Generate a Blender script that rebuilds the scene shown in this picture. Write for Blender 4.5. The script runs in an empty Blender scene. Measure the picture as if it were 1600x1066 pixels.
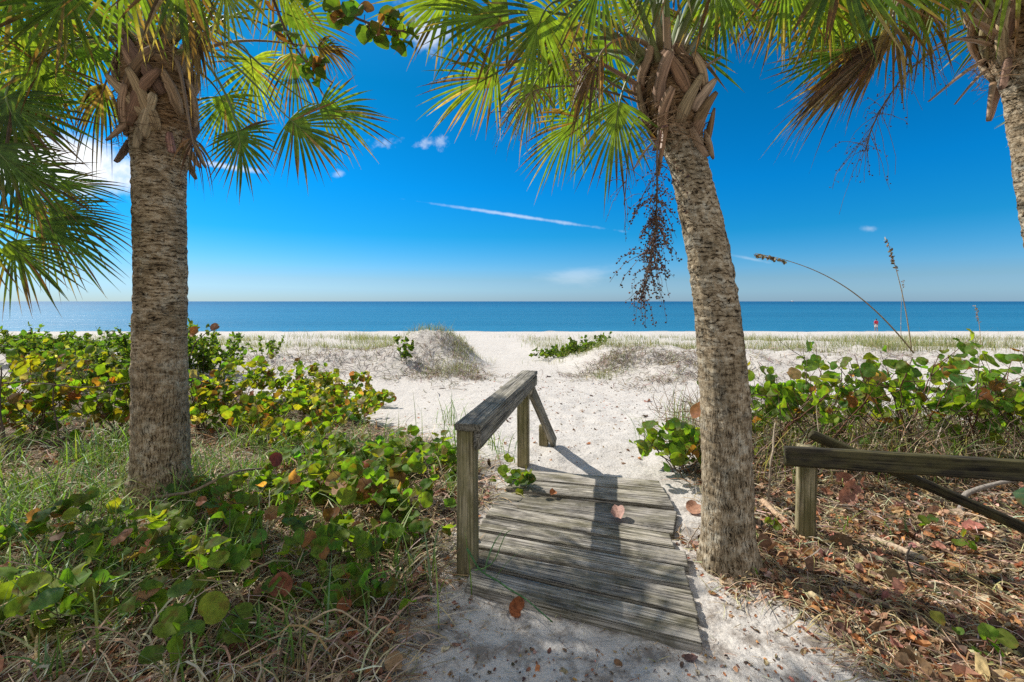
import bpy, math, random
import numpy as np
from mathutils import Vector

rng = np.random.default_rng(7)
random.seed(7)
scene = bpy.context.scene
COL = scene.collection
R = math.radians
F = 711.0                      # focal length in photo pixels (16 mm on 36 mm, 1600 px wide)
CAMZ = 1.6

def P(px, py, Y):
    """a photo pixel at depth Y -> world point"""
    return np.array([(px - 800) / F * Y, Y, CAMZ + (471 - py) / F * Y])

# ------------------------------------------------------------------ noise
def _hash(ix, iy, seed):
    h = (ix.astype(np.int64) * 374761393 + iy.astype(np.int64) * 668265263 + seed * 1442695041) & 0xffffffff
    h = ((h ^ (h >> 13)) * 1274126177) & 0xffffffff
    h = (h ^ (h >> 16)) & 0xffffffff
    return h / 4294967295.0

def vn(x, y, seed=0):
    x = np.asarray(x, float); y = np.asarray(y, float)
    x, y = np.broadcast_arrays(x, y)
    ix = np.floor(x); iy = np.floor(y)
    fx = x - ix; fy = y - iy
    fx = fx * fx * (3 - 2 * fx); fy = fy * fy * (3 - 2 * fy)
    a = _hash(ix, iy, seed); b = _hash(ix + 1, iy, seed)
    c = _hash(ix, iy + 1, seed); d = _hash(ix + 1, iy + 1, seed)
    return (a * (1 - fx) + b * fx) * (1 - fy) + (c * (1 - fx) + d * fx) * fy - 0.5

def fbm(x, y, seed=0, oct=4):
    s = 0; a = 1.0; f = 1.0
    for o in range(oct):
        s = s + a * vn(x * f + 17.3 * o, y * f - 9.1 * o, seed + o)
        a *= .5; f *= 2.03
    return s

# ------------------------------------------------------------------ terrain
_PY = [-30, 2, 4.6, 5.6, 8, 12, 16, 20, 25, 32, 45, 60, 66, 80, 140]
_PZ = [0, 0, -.01, -.06, -.18, -.33, -.42, -.46, -.55, -1.0, -1.75, -2.42, -2.72, -3.6, -7.0]

def gauss(x, y, cx, cy, sx, sy):
    return np.exp(-((x - cx) / sx) ** 2 - ((y - cy) / sy) ** 2)

def pathx(y):
    return np.interp(y, [0, 4, 8, 11, 14, 17, 20, 30], [.4, .8, 1.0, .95, .45, -.3, -.9, -1.2])

def dune(x, y):
    w = 1 + .25 * fbm(x * .5, y * .5, 5)
    m = .75 * gauss(x, y, -2.9, 13.4, 1.5, 1.6) + .70 * gauss(x, y, -5.0, 13.3, 2.2, 1.8)
    m = m + .62 * gauss(x, y, -8.5, 13.0, 3.4, 2.4) + .75 * gauss(x, y, -15, 12, 6, 4)
    m = m + .62 * gauss(x, y, 3.0, 13.6, 1.5, 1.5) + .62 * gauss(x, y, 5.3, 13.4, 2.2, 1.9)
    m = m + .66 * gauss(x, y, 9.5, 13.2, 4.2, 2.4) + .7 * gauss(x, y, 18, 13, 7, 4)
    m = m + .35 * gauss(x, y, -9, 20, 7, 3) + .3 * gauss(x, y, 10, 20, 8, 3)
    m = .62 * np.tanh(m * w / .62) + .58 * gauss(x, y, -2.3, 13.9, 1.25, 1.0); w = 1.0
    d = np.abs(x - pathx(y))
    cut = np.clip((d - .6) / 1.5, 0, 1); cut = cut * cut * (3 - 2 * cut)
    m = m * w * cut
    return m + np.clip(m * 2, 0, 1) * (.20 * fbm(x * 1.3, y * 1.3, 61, 4) + .07 * fbm(x * 5, y * 5, 63, 3))

def zone(x, y):
    """litter weight: 1 under the vegetation, 0 on bare sand"""
    lb = np.interp(y, [1.0, 1.9, 2.5, 4.3, 5.0, 6.7, 8, 9, 11, 13], [-.75, -.52, -.3, -.12, -.7, -2.1, -3.6, -5.4, -8.5, -14])
    rb = np.interp(y, [1.0, 1.9, 2.3, 2.8, 4, 5, 6.0, 7, 9, 12], [1.65, 1.45, 1.32, 1.2, 1.5, 2.0, 2.7, 4.5, 14, 40])
    n = .28 * fbm(x * 2.2, y * 2.2, 11) * np.clip(y / 3, .5, 3)
    l = np.clip((lb - x + n) / .22, 0, 1); r = np.clip((x - rb + n) / .22, 0, 1)
    return np.maximum(l, r) * np.clip((12.5 - y) / 2.5, 0, 1) * np.clip((y - .55) / .3, 0, 1) * np.clip((6.6 - x + 2 * n) / 1.5, 0, 1) * np.clip((x + 9.5 + 2 * n) / 2, 0, 1)  # unseen ground behind the camera made bare sand to bounce light onto the trunks

def ground(x, y):
    x = np.asarray(x, float); y = np.asarray(y, float)
    z = np.interp(y, _PY, _PZ) + dune(x, y)
    z = z + .05 * fbm(x * .35, y * .35, 21, 3) * np.clip((y - 3) / 4, 0, 1) * 2
    # foot-trodden sand: soft dimples
    near = np.clip(1.4 - y / 14, 0, 1)
    pth = np.clip(1.3 - np.abs(x - pathx(y)) / 1.6, 0, 1)
    z = z + near * (.012 * fbm(x * 9, y * 9, 31, 2) + .075 * np.minimum(fbm(x * 3.1, y * 3.1, 33, 2), .1) * pth * np.clip((y - 4.2) / .6, 0, 1))
    z = z + .03 * zone(x, y) * fbm(x * 4, y * 4, 41, 3) * np.clip(y - 1, 0, 1)
    return z

def gz(x, y):
    return float(ground(np.array([x]), np.array([y]))[0])

# ------------------------------------------------------------------ mesh helpers
class MB:
    def __init__(s):
        s.v = []; s.q = []; s.t = []; s.c = []; s.g = []; s.n = 0
    def add(s, v, q=None, t=None, c=(1, 1, 1), g=None):
        v = np.asarray(v, float).reshape(-1, 3)
        k = len(v)
        c = np.asarray(c, float)
        if c.ndim == 1: c = np.tile(c[:3], (k, 1))
        s.c.append(c.reshape(-1, 3))
        s.g.append(np.zeros((k, 3)) if g is None else np.asarray(g, float).reshape(-1, 3))
        if q is not None and len(q): s.q.append(np.asarray(q, int).reshape(-1, 4) + s.n)
        if t is not None and len(t): s.t.append(np.asarray(t, int).reshape(-1, 3) + s.n)
        s.v.append(v); s.n += k
    def build(s, name, mat, parent=None, smooth=True, origin=None):
        v = np.concatenate(s.v); c = np.concatenate(s.c); g = np.concatenate(s.g)
        q = np.concatenate(s.q) if s.q else np.zeros((0, 4), int)
        t = np.concatenate(s.t) if s.t else np.zeros((0, 3), int)
        off = Vector((0, 0, 0))
        if parent is not None: off = parent.matrix_world.translation if parent.parent is None else WORLD[parent.name]
        if origin is not None: off = Vector(origin)
        vv = v - np.array(off)
        me = bpy.data.meshes.new(name)
        me.vertices.add(len(v)); me.vertices.foreach_set('co', vv.ravel())
        nl = q.size + t.size
        me.loops.add(nl); me.loops.foreach_set('vertex_index', np.concatenate([q.ravel(), t.ravel()]).astype(np.int32))
        npoly = len(q) + len(t)
        me.polygons.add(npoly)
        st = np.concatenate([np.arange(len(q)) * 4, q.size + np.arange(len(t)) * 3]).astype(np.int32)
        me.polygons.foreach_set('loop_start', st)
        me.polygons.foreach_set('use_smooth', np.full(npoly, smooth))
        me.update(calc_edges=True)
        a = me.attributes.new('col', 'FLOAT_COLOR', 'POINT')
        a.data.foreach_set('color', np.concatenate([c, np.ones((len(c), 1))], 1).astype(np.float32).ravel())
        a = me.attributes.new('gco', 'FLOAT_VECTOR', 'POINT')
        a.data.foreach_set('vector', g.astype(np.float32).ravel())
        me.validate()
        if isinstance(mat, (list, tuple)):
            for m in mat: me.materials.append(m)
        elif mat: me.materials.append(mat)
        o = bpy.data.objects.new(name, me); COL.objects.link(o)
        if parent is not None:
            o.parent = parent
            WORLD[o.name] = off
        else:
            o.location = off
        return o
WORLD = {}

def tag(o, label=None, cat=None, group=None, kind=None):
    if label: o['label'] = label
    if cat: o['category'] = cat
    if group: o['group'] = group
    if kind: o['kind'] = kind
    return o

def empty(name, loc, label, cat, group=None):
    o = bpy.data.objects.new(name, None); COL.objects.link(o)
    o.location = Vector(loc); o.empty_display_size = .1
    o.matrix_world.translation = Vector(loc)
    return tag(o, label, cat, group)

def norm(a):
    a = np.asarray(a, float)
    return a / (np.linalg.norm(a, axis=-1, keepdims=True) + 1e-12)

def bez(p0, p1, p2, p3, n):
    t = np.linspace(0, 1, n)[:, None]
    return (1 - t) ** 3 * p0 + 3 * (1 - t) ** 2 * t * p1 + 3 * (1 - t) * t * t * p2 + t ** 3 * p3

def tube(mb, path, rad, sides=6, c=(1, 1, 1), flat=1.0, upv=(0, 0, 1), cap=True):
    path = np.asarray(path, float); n = len(path)
    rad = np.broadcast_to(np.asarray(rad, float), (n,))
    tan = norm(np.gradient(path, axis=0))
    up = np.asarray(upv, float)
    s = np.cross(tan, up)
    bad = np.linalg.norm(s, axis=1) < 1e-3
    s[bad] = np.cross(tan[bad], np.array([1, .2, 0]))
    s = norm(s); u = np.cross(s, tan)
    a = np.linspace(0, 2 * np.pi, sides, endpoint=False)
    ring = path[:, None, :] + rad[:, None, None] * (np.cos(a)[None, :, None] * s[:, None, :] + flat * np.sin(a)[None, :, None] * u[:, None, :])
    i = np.arange(n - 1)[:, None] * sides; j = np.arange(sides)[None, :]
    q = np.stack([i + j, i + (j + 1) % sides, i + sides + (j + 1) % sides, i + sides + j], -1).reshape(-1, 4)
    L = np.concatenate([[0], np.cumsum(np.linalg.norm(np.diff(path, axis=0), axis=1))])
    g = np.zeros((n, sides, 3)); g[:, :, 0] = L[:, None]; g[:, :, 1] = (a / (2 * np.pi))[None, :] * 6.28 * rad.mean()
    cc = np.asarray(c, float)
    if cc.ndim == 2: cc = np.repeat(cc[:, None, :], sides, 1).reshape(-1, 3)
    tri = []
    if cap:
        tri = [[0, k + 1, k] for k in range(1, sides - 1)] + [[(n - 1) * sides, (n - 1) * sides + k, (n - 1) * sides + k + 1] for k in range(1, sides - 1)]
    mb.add(ring.reshape(-1, 3), q, tri, cc, g.reshape(-1, 3))

def ribbons(mb, pts, side, halfw, col, g=None):
    """pts (N,K,3), side (N,K,3), halfw (N,K), col (N,K,3)"""
    N, K, _ = pts.shape
    a = pts - side * halfw[..., None]; b = pts + side * halfw[..., None]
    v = np.stack([a, b], 2).reshape(-1, 3)
    base = (np.arange(N) * K * 2)[:, None] + (np.arange(K - 1) * 2)[None, :]
    q = np.stack([base, base + 1, base + 3, base + 2], -1).reshape(-1, 4)
    c = np.repeat(col[:, :, None, :], 2, 2).reshape(-1, 3)
    mb.add(v, q, None, c)

def lerp(a, b, t): return a + (b - a) * t

def pick(pal, n, var=.12):
    pal = np.asarray(pal, float)
    w = pal[:, 3] / pal[:, 3].sum()
    c = pal[rng.choice(len(pal), n, p=w), :3]
    return np.clip(c * (1 + rng.normal(0, var, (n, 1))) * (1 + rng.normal(0, var * .5, (n, 3))), .004, .9)

# ------------------------------------------------------------------ materials
def new_mat(name):
    m = bpy.data.materials.new(name); m.use_nodes = True
    nt = m.node_tree; nt.nodes.clear()
    out = nt.nodes.new('ShaderNodeOutputMaterial')
    return m, nt, out

def N(nt, typ, **kw):
    n = nt.nodes.new(typ)
    for k, v in kw.items():
        if k in n.inputs: n.inputs[k].default_value = v
        else: setattr(n, k, v)
    return n

def noise(nt, vec, scale, detail=4, rough=.55):
    n = N(nt, 'ShaderNodeTexNoise'); n.inputs['Scale'].default_value = scale; n.inputs['Detail'].default_value = detail
    n.inputs['Roughness'].default_value = rough
    if vec is not None: nt.links.new(vec, n.inputs['Vector'])
    return n.outputs['Fac']

def ramp(nt, fac, stops):
    r = N(nt, 'ShaderNodeValToRGB')
    e = r.color_ramp.elements
    while len(e) < len(stops): e.new(.5)
    for el, (p, c) in zip(e, stops):
        el.position = p; el.color = (*c, 1) if len(c) == 3 else c
    nt.links.new(fac, r.inputs['Fac'])
    return r.outputs['Color']

def gray(v): return (v, v, v)

def mix(nt, fac, a, b, blend='MIX'):
    m = N(nt, 'ShaderNodeMix'); m.data_type = 'RGBA'; m.blend_type = blend
    for sock, val in ((m.inputs['Factor'], fac), (m.inputs[6], a), (m.inputs[7], b)):
        if isinstance(val, bpy.types.NodeSocket): nt.links.new(val, sock)
        elif isinstance(val, (int, float)): sock.default_value = val
        else: sock.default_value = (*val, 1)
    return m.outputs[2]

def math_n(nt, op, a, b=0.0, clamp=False):
    m = N(nt, 'ShaderNodeMath', operation=op); m.use_clamp = clamp
    for i, val in enumerate((a, b)):
        if isinstance(val, bpy.types.NodeSocket): nt.links.new(val, m.inputs[i])
        else: m.inputs[i].default_value = val
    return m.outputs[0]

def attr(nt, name, out='Color'):
    a = N(nt, 'ShaderNodeAttribute'); a.attribute_name = name
    return a.outputs[out]

def scaled(nt, vec, s):
    m = N(nt, 'ShaderNodeMapping'); m.inputs['Scale'].default_value = s
    nt.links.new(vec, m.inputs['Vector']); return m.outputs['Vector']

def bump(nt, h, strength, dist, prev=None):
    b = N(nt, 'ShaderNodeBump'); b.inputs['Strength'].default_value = strength; b.inputs['Distance'].default_value = dist
    nt.links.new(h, b.inputs['Height'])
    if prev is not None: nt.links.new(prev, b.inputs['Normal'])
    return b.outputs['Normal']

def pos(nt): return N(nt, 'ShaderNodeNewGeometry').outputs['Position']

def leaf_mat(name, trans=.45, tint=(1.5, 1.6, .5), rough=.45, spec=.4, veins=False, nscale=40, namp=(.65, 1.35)):
    m, nt, out = new_mat(name)
    c = attr(nt, 'col')
    nz = noise(nt, pos(nt), nscale, 3)
    c = mix(nt, 1.0, c, ramp(nt, nz, [(.3, gray(namp[0])), (.7, gray(namp[1]))]), 'MULTIPLY')
    if veins:
        g = attr(nt, 'gco', 'Vector')
        sp = N(nt, 'ShaderNodeSeparateXYZ'); nt.links.new(g, sp.inputs[0])
        ax = math_n(nt, 'ABSOLUTE', sp.outputs[0])
        mid = math_n(nt, 'SUBTRACT', 1, math_n(nt, 'MULTIPLY', ax, 24), True)
        w = math_n(nt, 'SUBTRACT', math_n(nt, 'MULTIPLY', sp.outputs[1], 1.0), math_n(nt, 'MULTIPLY', ax, .75))
        fr = math_n(nt, 'FRACT', math_n(nt, 'MULTIPLY', w, 3.2))
        sv = math_n(nt, 'SUBTRACT', 1, math_n(nt, 'MULTIPLY', math_n(nt, 'ABSOLUTE', math_n(nt, 'SUBTRACT', fr, .5)), 14), True)
        v = math_n(nt, 'MAXIMUM', mid, math_n(nt, 'MULTIPLY', sv, .5))
        c = mix(nt, math_n(nt, 'MULTIPLY', v, .55), c, mix(nt, .5, c, (.30, .22, .10)))
        # rusty blotches near the rim
        rr = N(nt, 'ShaderNodeVectorMath', operation='LENGTH'); nt.links.new(g, rr.inputs[0])
        bl = math_n(nt, 'MULTIPLY', ramp(nt, noise(nt, pos(nt), 16, 3), [(.55, gray(0)), (.66, gray(1))]), math_n(nt, 'GREATER_THAN', rr.outputs['Value'], .35))
        c = mix(nt, math_n(nt, 'MULTIPLY', bl, .55), c, (.20, .085, .03))
    b = N(nt, 'ShaderNodeBsdfPrincipled'); nt.links.new(c, b.inputs['Base Color'])
    b.inputs['Roughness'].default_value = rough; b.inputs['Specular IOR Level'].default_value = spec
    t = N(nt, 'ShaderNodeBsdfTranslucent')
    nt.links.new(mix(nt, 1.0, c, tint, 'MULTIPLY'), t.inputs['Color'])
    ms = N(nt, 'ShaderNodeMixShader'); ms.inputs[0].default_value = trans
    nt.links.new(b.outputs[0], ms.inputs[1]); nt.links.new(t.outputs[0], ms.inputs[2])
    nt.links.new(ms.outputs[0], out.inputs['Surface'])
    return m

def N_range(nt, v, a, b):
    r = N(nt, 'ShaderNodeMapRange'); r.interpolation_type = 'SMOOTHSTEP'
    r.inputs['From Min'].default_value = a; r.inputs['From Max'].default_value = b
    nt.links.new(v, r.inputs['Value']); return r.outputs['Result']

def N_y(nt, p):
    sp = N(nt, 'ShaderNodeSeparateXYZ'); nt.links.new(p, sp.inputs[0])
    return math_n(nt, 'DIVIDE', sp.outputs[1], 12, True)

def sand_mat():
    m, nt, out = new_mat('sand_and_soil')
    p = pos(nt)
    z = attr(nt, 'col')
    sp = N(nt, 'ShaderNodeSeparateColor'); nt.links.new(z, sp.inputs[0])
    lit, deb, wet = sp.outputs[0], sp.outputs[1], sp.outputs[2]
    s = ramp(nt, noise(nt, p, 3.0, 5), [(.3, (.42, .375, .325)), (.7, (.53, .485, .43))])
    s = mix(nt, .55, s, ramp(nt, noise(nt, p, 240, 2), [(.35, (.33, .30, .27)), (.62, (.68, .64, .58))]))
    # small dark bits of wrack lying on the sand
    vo = N(nt, 'ShaderNodeTexVoronoi'); vo.inputs['Scale'].default_value = 24; nt.links.new(p, vo.inputs['Vector'])
    d = math_n(nt, 'LESS_THAN', vo.outputs['Distance'], .17)
    d = math_n(nt, 'MULTIPLY', d, math_n(nt, 'GREATER_THAN', noise(nt, p, 7.0, 2), .56))
    s = mix(nt, math_n(nt, 'MULTIPLY', d, .65), s, (.12, .085, .06))
    # grey peppering of the dunes
    st = scaled(nt, p, (1, 2.2, 4))
    dd = math_n(nt, 'MULTIPLY', ramp(nt, noise(nt, st, 7, 6, .7), [(.50, gray(0)), (.60, gray(1))]), deb)
    s = mix(nt, math_n(nt, 'MULTIPLY', dd, .55), s, (.20, .165, .135))
    hum = math_n(nt, 'MULTIPLY', ramp(nt, noise(nt, p, 4.5, 7, .72), [(.48, gray(0)), (.60, gray(1))]), ramp(nt, N_y(nt, p), [(.24, gray(1)), (.42, gray(0))]))
    s = mix(nt, math_n(nt, 'MULTIPLY', hum, .8), s, (.15, .12, .095))
    soil = ramp(nt, noise(nt, p, 22, 6, .7), [(.3, (.030, .022, .016)), (.5, (.10, .072, .05)), (.7, (.24, .19, .14))])
    edge = math_n(nt, 'ADD', lit, math_n(nt, 'MULTIPLY', math_n(nt, 'SUBTRACT', noise(nt, p, 14, 5), .5), 1.1), True)
    edge = math_n(nt, 'MULTIPLY', edge, math_n(nt, 'GREATER_THAN', lit, .02))
    c = mix(nt, edge, s, soil)
    c = mix(nt, math_n(nt, 'MULTIPLY', wet, .5), c, (.22, .19, .16))
    b = N(nt, 'ShaderNodeBsdfPrincipled'); nt.links.new(c, b.inputs['Base Color'])
    b.inputs['Roughness'].default_value = .95; b.inputs['Specular IOR Level'].default_value = .15
    n1 = bump(nt, noise(nt, p, 6.5, 3, .5), .5, .05)
    n2 = bump(nt, noise(nt, p, 26, 5, .65), .7, .022, n1)
    n3 = bump(nt, noise(nt, p, 300, 2, .6), .5, .002, n2)
    nt.links.new(n3, b.inputs['Normal']); nt.links.new(b.outputs[0], out.inputs['Surface'])
    return m

def wood_mat(name, light, dark, mold, moss=.0, groove=.004, crack=.85, sandy=0):
    m, nt, out = new_mat(name)
    g = attr(nt, 'gco', 'Vector')
    gs = scaled(nt, g, (1.2, 38, 38))
    gr = noise(nt, gs, 1.6, 6, .65)
    gs2 = scaled(nt, g, (2.5, 120, 120))
    gr2 = noise(nt, gs2, 1.0, 3, .6)
    c = ramp(nt, gr, [(.34, dark), (.50, tuple(.5 * (a + b) for a, b in zip(light, dark))), (.62, light)])
    c = mix(nt, .5, c, ramp(nt, gr2, [(.35, dark), (.65, light)]))
    ck = ramp(nt, noise(nt, scaled(nt, g, (1.6, 85, 85)), 1.0, 3, .6), [(.40, gray(1)), (.47, gray(0))])
    c = mix(nt, math_n(nt, 'MULTIPLY', ck, crack), c, tuple(.35 * x for x in dark))
    bl = ramp(nt, noise(nt, scaled(nt, g, (3, 6, 6)), 1.5, 5, .65), [(.47, gray(0)), (.62, gray(1))])
    c = mix(nt, math_n(nt, 'MULTIPLY', bl, .75), c, mold)
    if moss:
        gm = ramp(nt, noise(nt, scaled(nt, g, (2, 5, 5)), 2.2, 4, .6), [(.42, gray(0)), (.6, gray(1))])
        c = mix(nt, math_n(nt, 'MULTIPLY', gm, moss), c, (.15, .135, .045))
    c = mix(nt, 1.0, c, attr(nt, 'col'), 'MULTIPLY')
    if sandy:
        pk = math_n(nt, 'ADD', math_n(nt, 'MULTIPLY', noise(nt, pos(nt), 5.5, 6, .7), .75), math_n(nt, 'MULTIPLY', ck, .10))
        c = mix(nt, math_n(nt, 'MULTIPLY', N_range(nt, pk, .44, .52), sandy), c, (.44, .40, .35))
    ob = N(nt, 'ShaderNodeBsdfPrincipled'); nt.links.new(c, ob.inputs['Base Color'])
    ob.inputs['Roughness'].default_value = .85; ob.inputs['Specular IOR Level'].default_value = .2
    n1 = bump(nt, gr, .9, groove); n2 = bump(nt, math_n(nt, 'SUBTRACT', gr2, ck), .8, groove * .6, n1)
    nt.links.new(n2, ob.inputs['Normal']); nt.links.new(ob.outputs[0], out.inputs['Surface'])
    return m

def bark_mat():
    m, nt, out = new_mat('palm_bark')
    g = attr(nt, 'gco', 'Vector')      # (arc length round the trunk, height, 0)
    sp = N(nt, 'ShaderNodeSeparateXYZ'); nt.links.new(g, sp.inputs[0])
    low = N_range(nt, sp.outputs[1], 1.9, .5)
    hor = noise(nt, scaled(nt, g, (8, 46, 1)), 1.0, 7, .72)
    ver = noise(nt, scaled(nt, g, (62, 13, 1)), 1.0, 6, .7)
    plate = noise(nt, scaled(nt, g, (15, 21, 1)), 1.0, 8, .75)
    mixv = N(nt, 'ShaderNodeMix'); nt.links.new(low, mixv.inputs[0]); nt.links.new(hor, mixv.inputs[2]); nt.links.new(ver, mixv.inputs[3])
    # leaf-scar rings higher up, upright cracks lower down
    wob = noise(nt, scaled(nt, g, (7, 9, 1)), 1.0, 4, .6)
    def lines(coord, freq, amp, width):
        v = math_n(nt, 'ADD', math_n(nt, 'MULTIPLY', coord, freq), math_n(nt, 'MULTIPLY', wob, amp))
        d = math_n(nt, 'ABSOLUTE', math_n(nt, 'SUBTRACT', math_n(nt, 'FRACT', v), .5))
        return N_range(nt, d, width, 0.0)
    ring = lines(sp.outputs[1], 34, 5.0, .22)
    crk = lines(sp.outputs[0], 42, 6.0, .20)
    ml = N(nt, 'ShaderNodeMix'); nt.links.new(low, ml.inputs[0]); nt.links.new(ring, ml.inputs[2]); nt.links.new(crk, ml.inputs[3])
    h = math_n(nt, 'ADD', math_n(nt, 'MULTIPLY', mixv.outputs[0], .5), math_n(nt, 'MULTIPLY', plate, .5))
    h = math_n(nt, 'SUBTRACT', h, math_n(nt, 'MULTIPLY', math_n(nt, 'MULTIPLY', ml.outputs[0], N_range(nt, noise(nt, scaled(nt, g, (13, 15, 1)), 1.0, 4, .6), .40, .58)), .13))
    c = ramp(nt, h, [(.36, (.016, .012, .008)), (.42, (.12, .085, .052)), (.49, (.31, .235, .155)), (.59, (.54, .455, .345))])
    mot = noise(nt, scaled(nt, g, (7, 9, 1)), 1.0, 6, .75)
    c = mix(nt, math_n(nt, 'MULTIPLY', ramp(nt, mot, [(.50, gray(0)), (.60, gray(1))]), .65), c, mix(nt, ramp(nt, h, [(.40, gray(0)), (.54, gray(1))]), (.03, .026, .018), (.56, .52, .44)))
    c = mix(nt, math_n(nt, 'MULTIPLY', ramp(nt, noise(nt, scaled(nt, g, (3.3, 4.2, 1)), 1, 5, .65), [(.47, gray(0)), (.60, gray(1))]), .55), c, mix(nt, ramp(nt, h, [(.40, gray(0)), (.58, gray(1))]), (.014, .011, .007), (.20, .145, .08)))
    c = mix(nt, 1.0, c, attr(nt, 'col'), 'MULTIPLY')
    b = N(nt, 'ShaderNodeBsdfPrincipled'); nt.links.new(c, b.inputs['Base Color'])
    b.inputs['Roughness'].default_value = .95; b.inputs['Specular IOR Level'].default_value = .15
    n1 = bump(nt, h, .8, .02); n2 = bump(nt, mot, .5, .006, n1)
    nt.links.new(n2, b.inputs['Normal']); nt.links.new(b.outputs[0], out.inputs['Surface'])
    return m

def plain_mat(name, rough=.8, nscale=30, amp=(.6, 1.4), stretch=None, bmp=.003, spec=.25):
    m, nt, out = new_mat(name)
    v = attr(nt, 'gco', 'Vector') if stretch else pos(nt)
    if stretch: v = scaled(nt, v, stretch)
    nz = noise(nt, v, 1.0 if stretch else nscale, 4)
    c = mix(nt, 1.0, attr(nt, 'col'), ramp(nt, nz, [(.3, gray(amp[0])), (.7, gray(amp[1]))]), 'MULTIPLY')
    b = N(nt, 'ShaderNodeBsdfPrincipled'); nt.links.new(c, b.inputs['Base Color'])
    b.inputs['Roughness'].default_value = rough; b.inputs['Specular IOR Level'].default_value = spec
    nt.links.new(bump(nt, nz, .7, bmp), b.inputs['Normal']); nt.links.new(b.outputs[0], out.inputs['Surface'])
    return m

def sea_mat():
    m, nt, out = new_mat('sea_water')
    p = pos(nt)
    st = scaled(nt, p, (.003, .03, 1))
    c = ramp(nt, noise(nt, st, 1.0, 5, .6), [(.38, (.009, .075, .155)), (.62, (.018, .125, .225))])
    sp = N(nt, 'ShaderNodeSeparateXYZ'); nt.links.new(p, sp.inputs[0])
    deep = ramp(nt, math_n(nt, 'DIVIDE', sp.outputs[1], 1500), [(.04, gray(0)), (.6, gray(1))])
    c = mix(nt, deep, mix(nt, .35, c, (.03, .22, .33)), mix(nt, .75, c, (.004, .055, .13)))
    b = N(nt, 'ShaderNodeBsdfPrincipled'); nt.links.new(c, b.inputs['Base Color'])
    b.inputs['Roughness'].default_value = .32; b.inputs['IOR'].default_value = 1.33; b.inputs['Specular IOR Level'].default_value = .3
    n1 = bump(nt, noise(nt, scaled(nt, p, (.25, .6, 1)), 1.0, 5, .6), 1.0, .35)
    n2 = bump(nt, noise(nt, scaled(nt, p, (.02, .09, 1)), 1.0, 3, .6), .8, 1.2, n1)
    nt.links.new(n2, b.inputs['Normal']); nt.links.new(b.outputs[0], out.inputs['Surface'])
    return m

M_sand = sand_mat()
M_sea = sea_mat()
M_deck = wood_mat('weathered_deck_wood', (.60, .555, .48), (.075, .067, .056), (.075, .068, .054), .28, .007, .92, .32)
M_rail = wood_mat('weathered_rail_wood', (.44, .40, .33), (.12, .105, .08), (.09, .082, .068), .15)
M_post = wood_mat('mossy_post_wood', (.50, .42, .26), (.19, .155, .085), (.12, .10, .05), .55)
M_darkrail = wood_mat('dark_stained_wood', (.085, .072, .045), (.018, .016, .012), (.02, .018, .014), .35)
M_bark = bark_mat()
M_frond = leaf_mat('palm_frond_leaf', .50, (2.35, 2.25, .46), .5, .3, nscale=25)
M_petiole = plain_mat('palm_stem', .5, stretch=(3, 60, 60), amp=(.8, 1.2), bmp=.001, spec=.35)
M_boot = plain_mat('palm_boot', .9, stretch=(5, 90, 90), amp=(.30, 1.45), bmp=.006)
M_fruit = plain_mat('palm_fruit', .5, 80, (.7, 1.3), bmp=.001)
M_grape = leaf_mat('sea_grape_leaf', 0.56, (2.0, 2.2, .45), .6, .2, True, 30, (.65, 1.35))
M_twig = plain_mat('woody_twig', .85, 60, (.6, 1.4))
M_grass = leaf_mat('grass_blade', .35, (1.4, 1.6, .6), .5, .3, nscale=30, namp=(.75, 1.25))
M_straw = leaf_mat('dry_straw', .2, (1.2, 1.1, .8), .7, .2, nscale=30, namp=(.7, 1.3))
M_litter = leaf_mat('dry_leaf', .18, (1.3, 1.0, .7), .7, .25, nscale=45, namp=(.6, 1.4))

# ------------------------------------------------------------------ ground + sea
def build_ground():
    def axis(lo_fine, hi_fine, d, lo, hi, gr):
        a = list(np.arange(lo_fine, hi_fine + 1e-6, d))
        s = d
        while a[-1] < hi: s *= gr; a.append(a[-1] + s)
        s = d
        while a[0] > lo: s *= gr; a.insert(0, a[0] - s)
        return np.array(a)
    xs = axis(-2.6, 3.4, .03, -500, 500, 1.03)
    ys = axis(1.4, 7.0, .03, -30, 130, 1.02)
    X, Y = np.meshgrid(xs, ys)
    Z = ground(X, Y)
    nx, ny = len(xs), len(ys)
    i = np.arange(ny - 1)[:, None] * nx; j = np.arange(nx - 1)[None, :]
    q = np.stack([i + j, i + j + 1, i + nx + j + 1, i + nx + j], -1).reshape(-1, 4)
    z = zone(X, Y)
    deb = np.clip(dune(X, Y) * 1.6, 0, 1) * np.clip((Y - 9) / 2, 0, 1) * np.clip(1.2 - np.abs(Y - 13) / 4, 0, 1)
    wet = np.clip((Y - 60.5) / 2, 0, 1)
    c = np.stack([z, deb, wet], -1).reshape(-1, 3)
    mb = MB(); mb.add(np.stack([X, Y, Z], -1).reshape(-1, 3), q, None, c)
    tag(mb.build('ground', M_sand), kind='structure')
    mb = MB()
    ys = np.array([56, 70, 100, 200, 500, 1500, 5000, 15000, 40000.]); xs = np.array([-60000, -8000, -1000, -150, 0, 150, 1000, 8000, 60000.])
    X, Y = np.meshgrid(xs, ys); nx = len(xs)
    i = np.arange(len(ys) - 1)[:, None] * nx; j = np.arange(nx - 1)[None, :]
    q = np.stack([i + j, i + j + 1, i + nx + j + 1, i + nx + j], -1).reshape(-1, 4)
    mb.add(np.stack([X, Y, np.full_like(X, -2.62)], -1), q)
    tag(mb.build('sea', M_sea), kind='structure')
build_ground()

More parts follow.
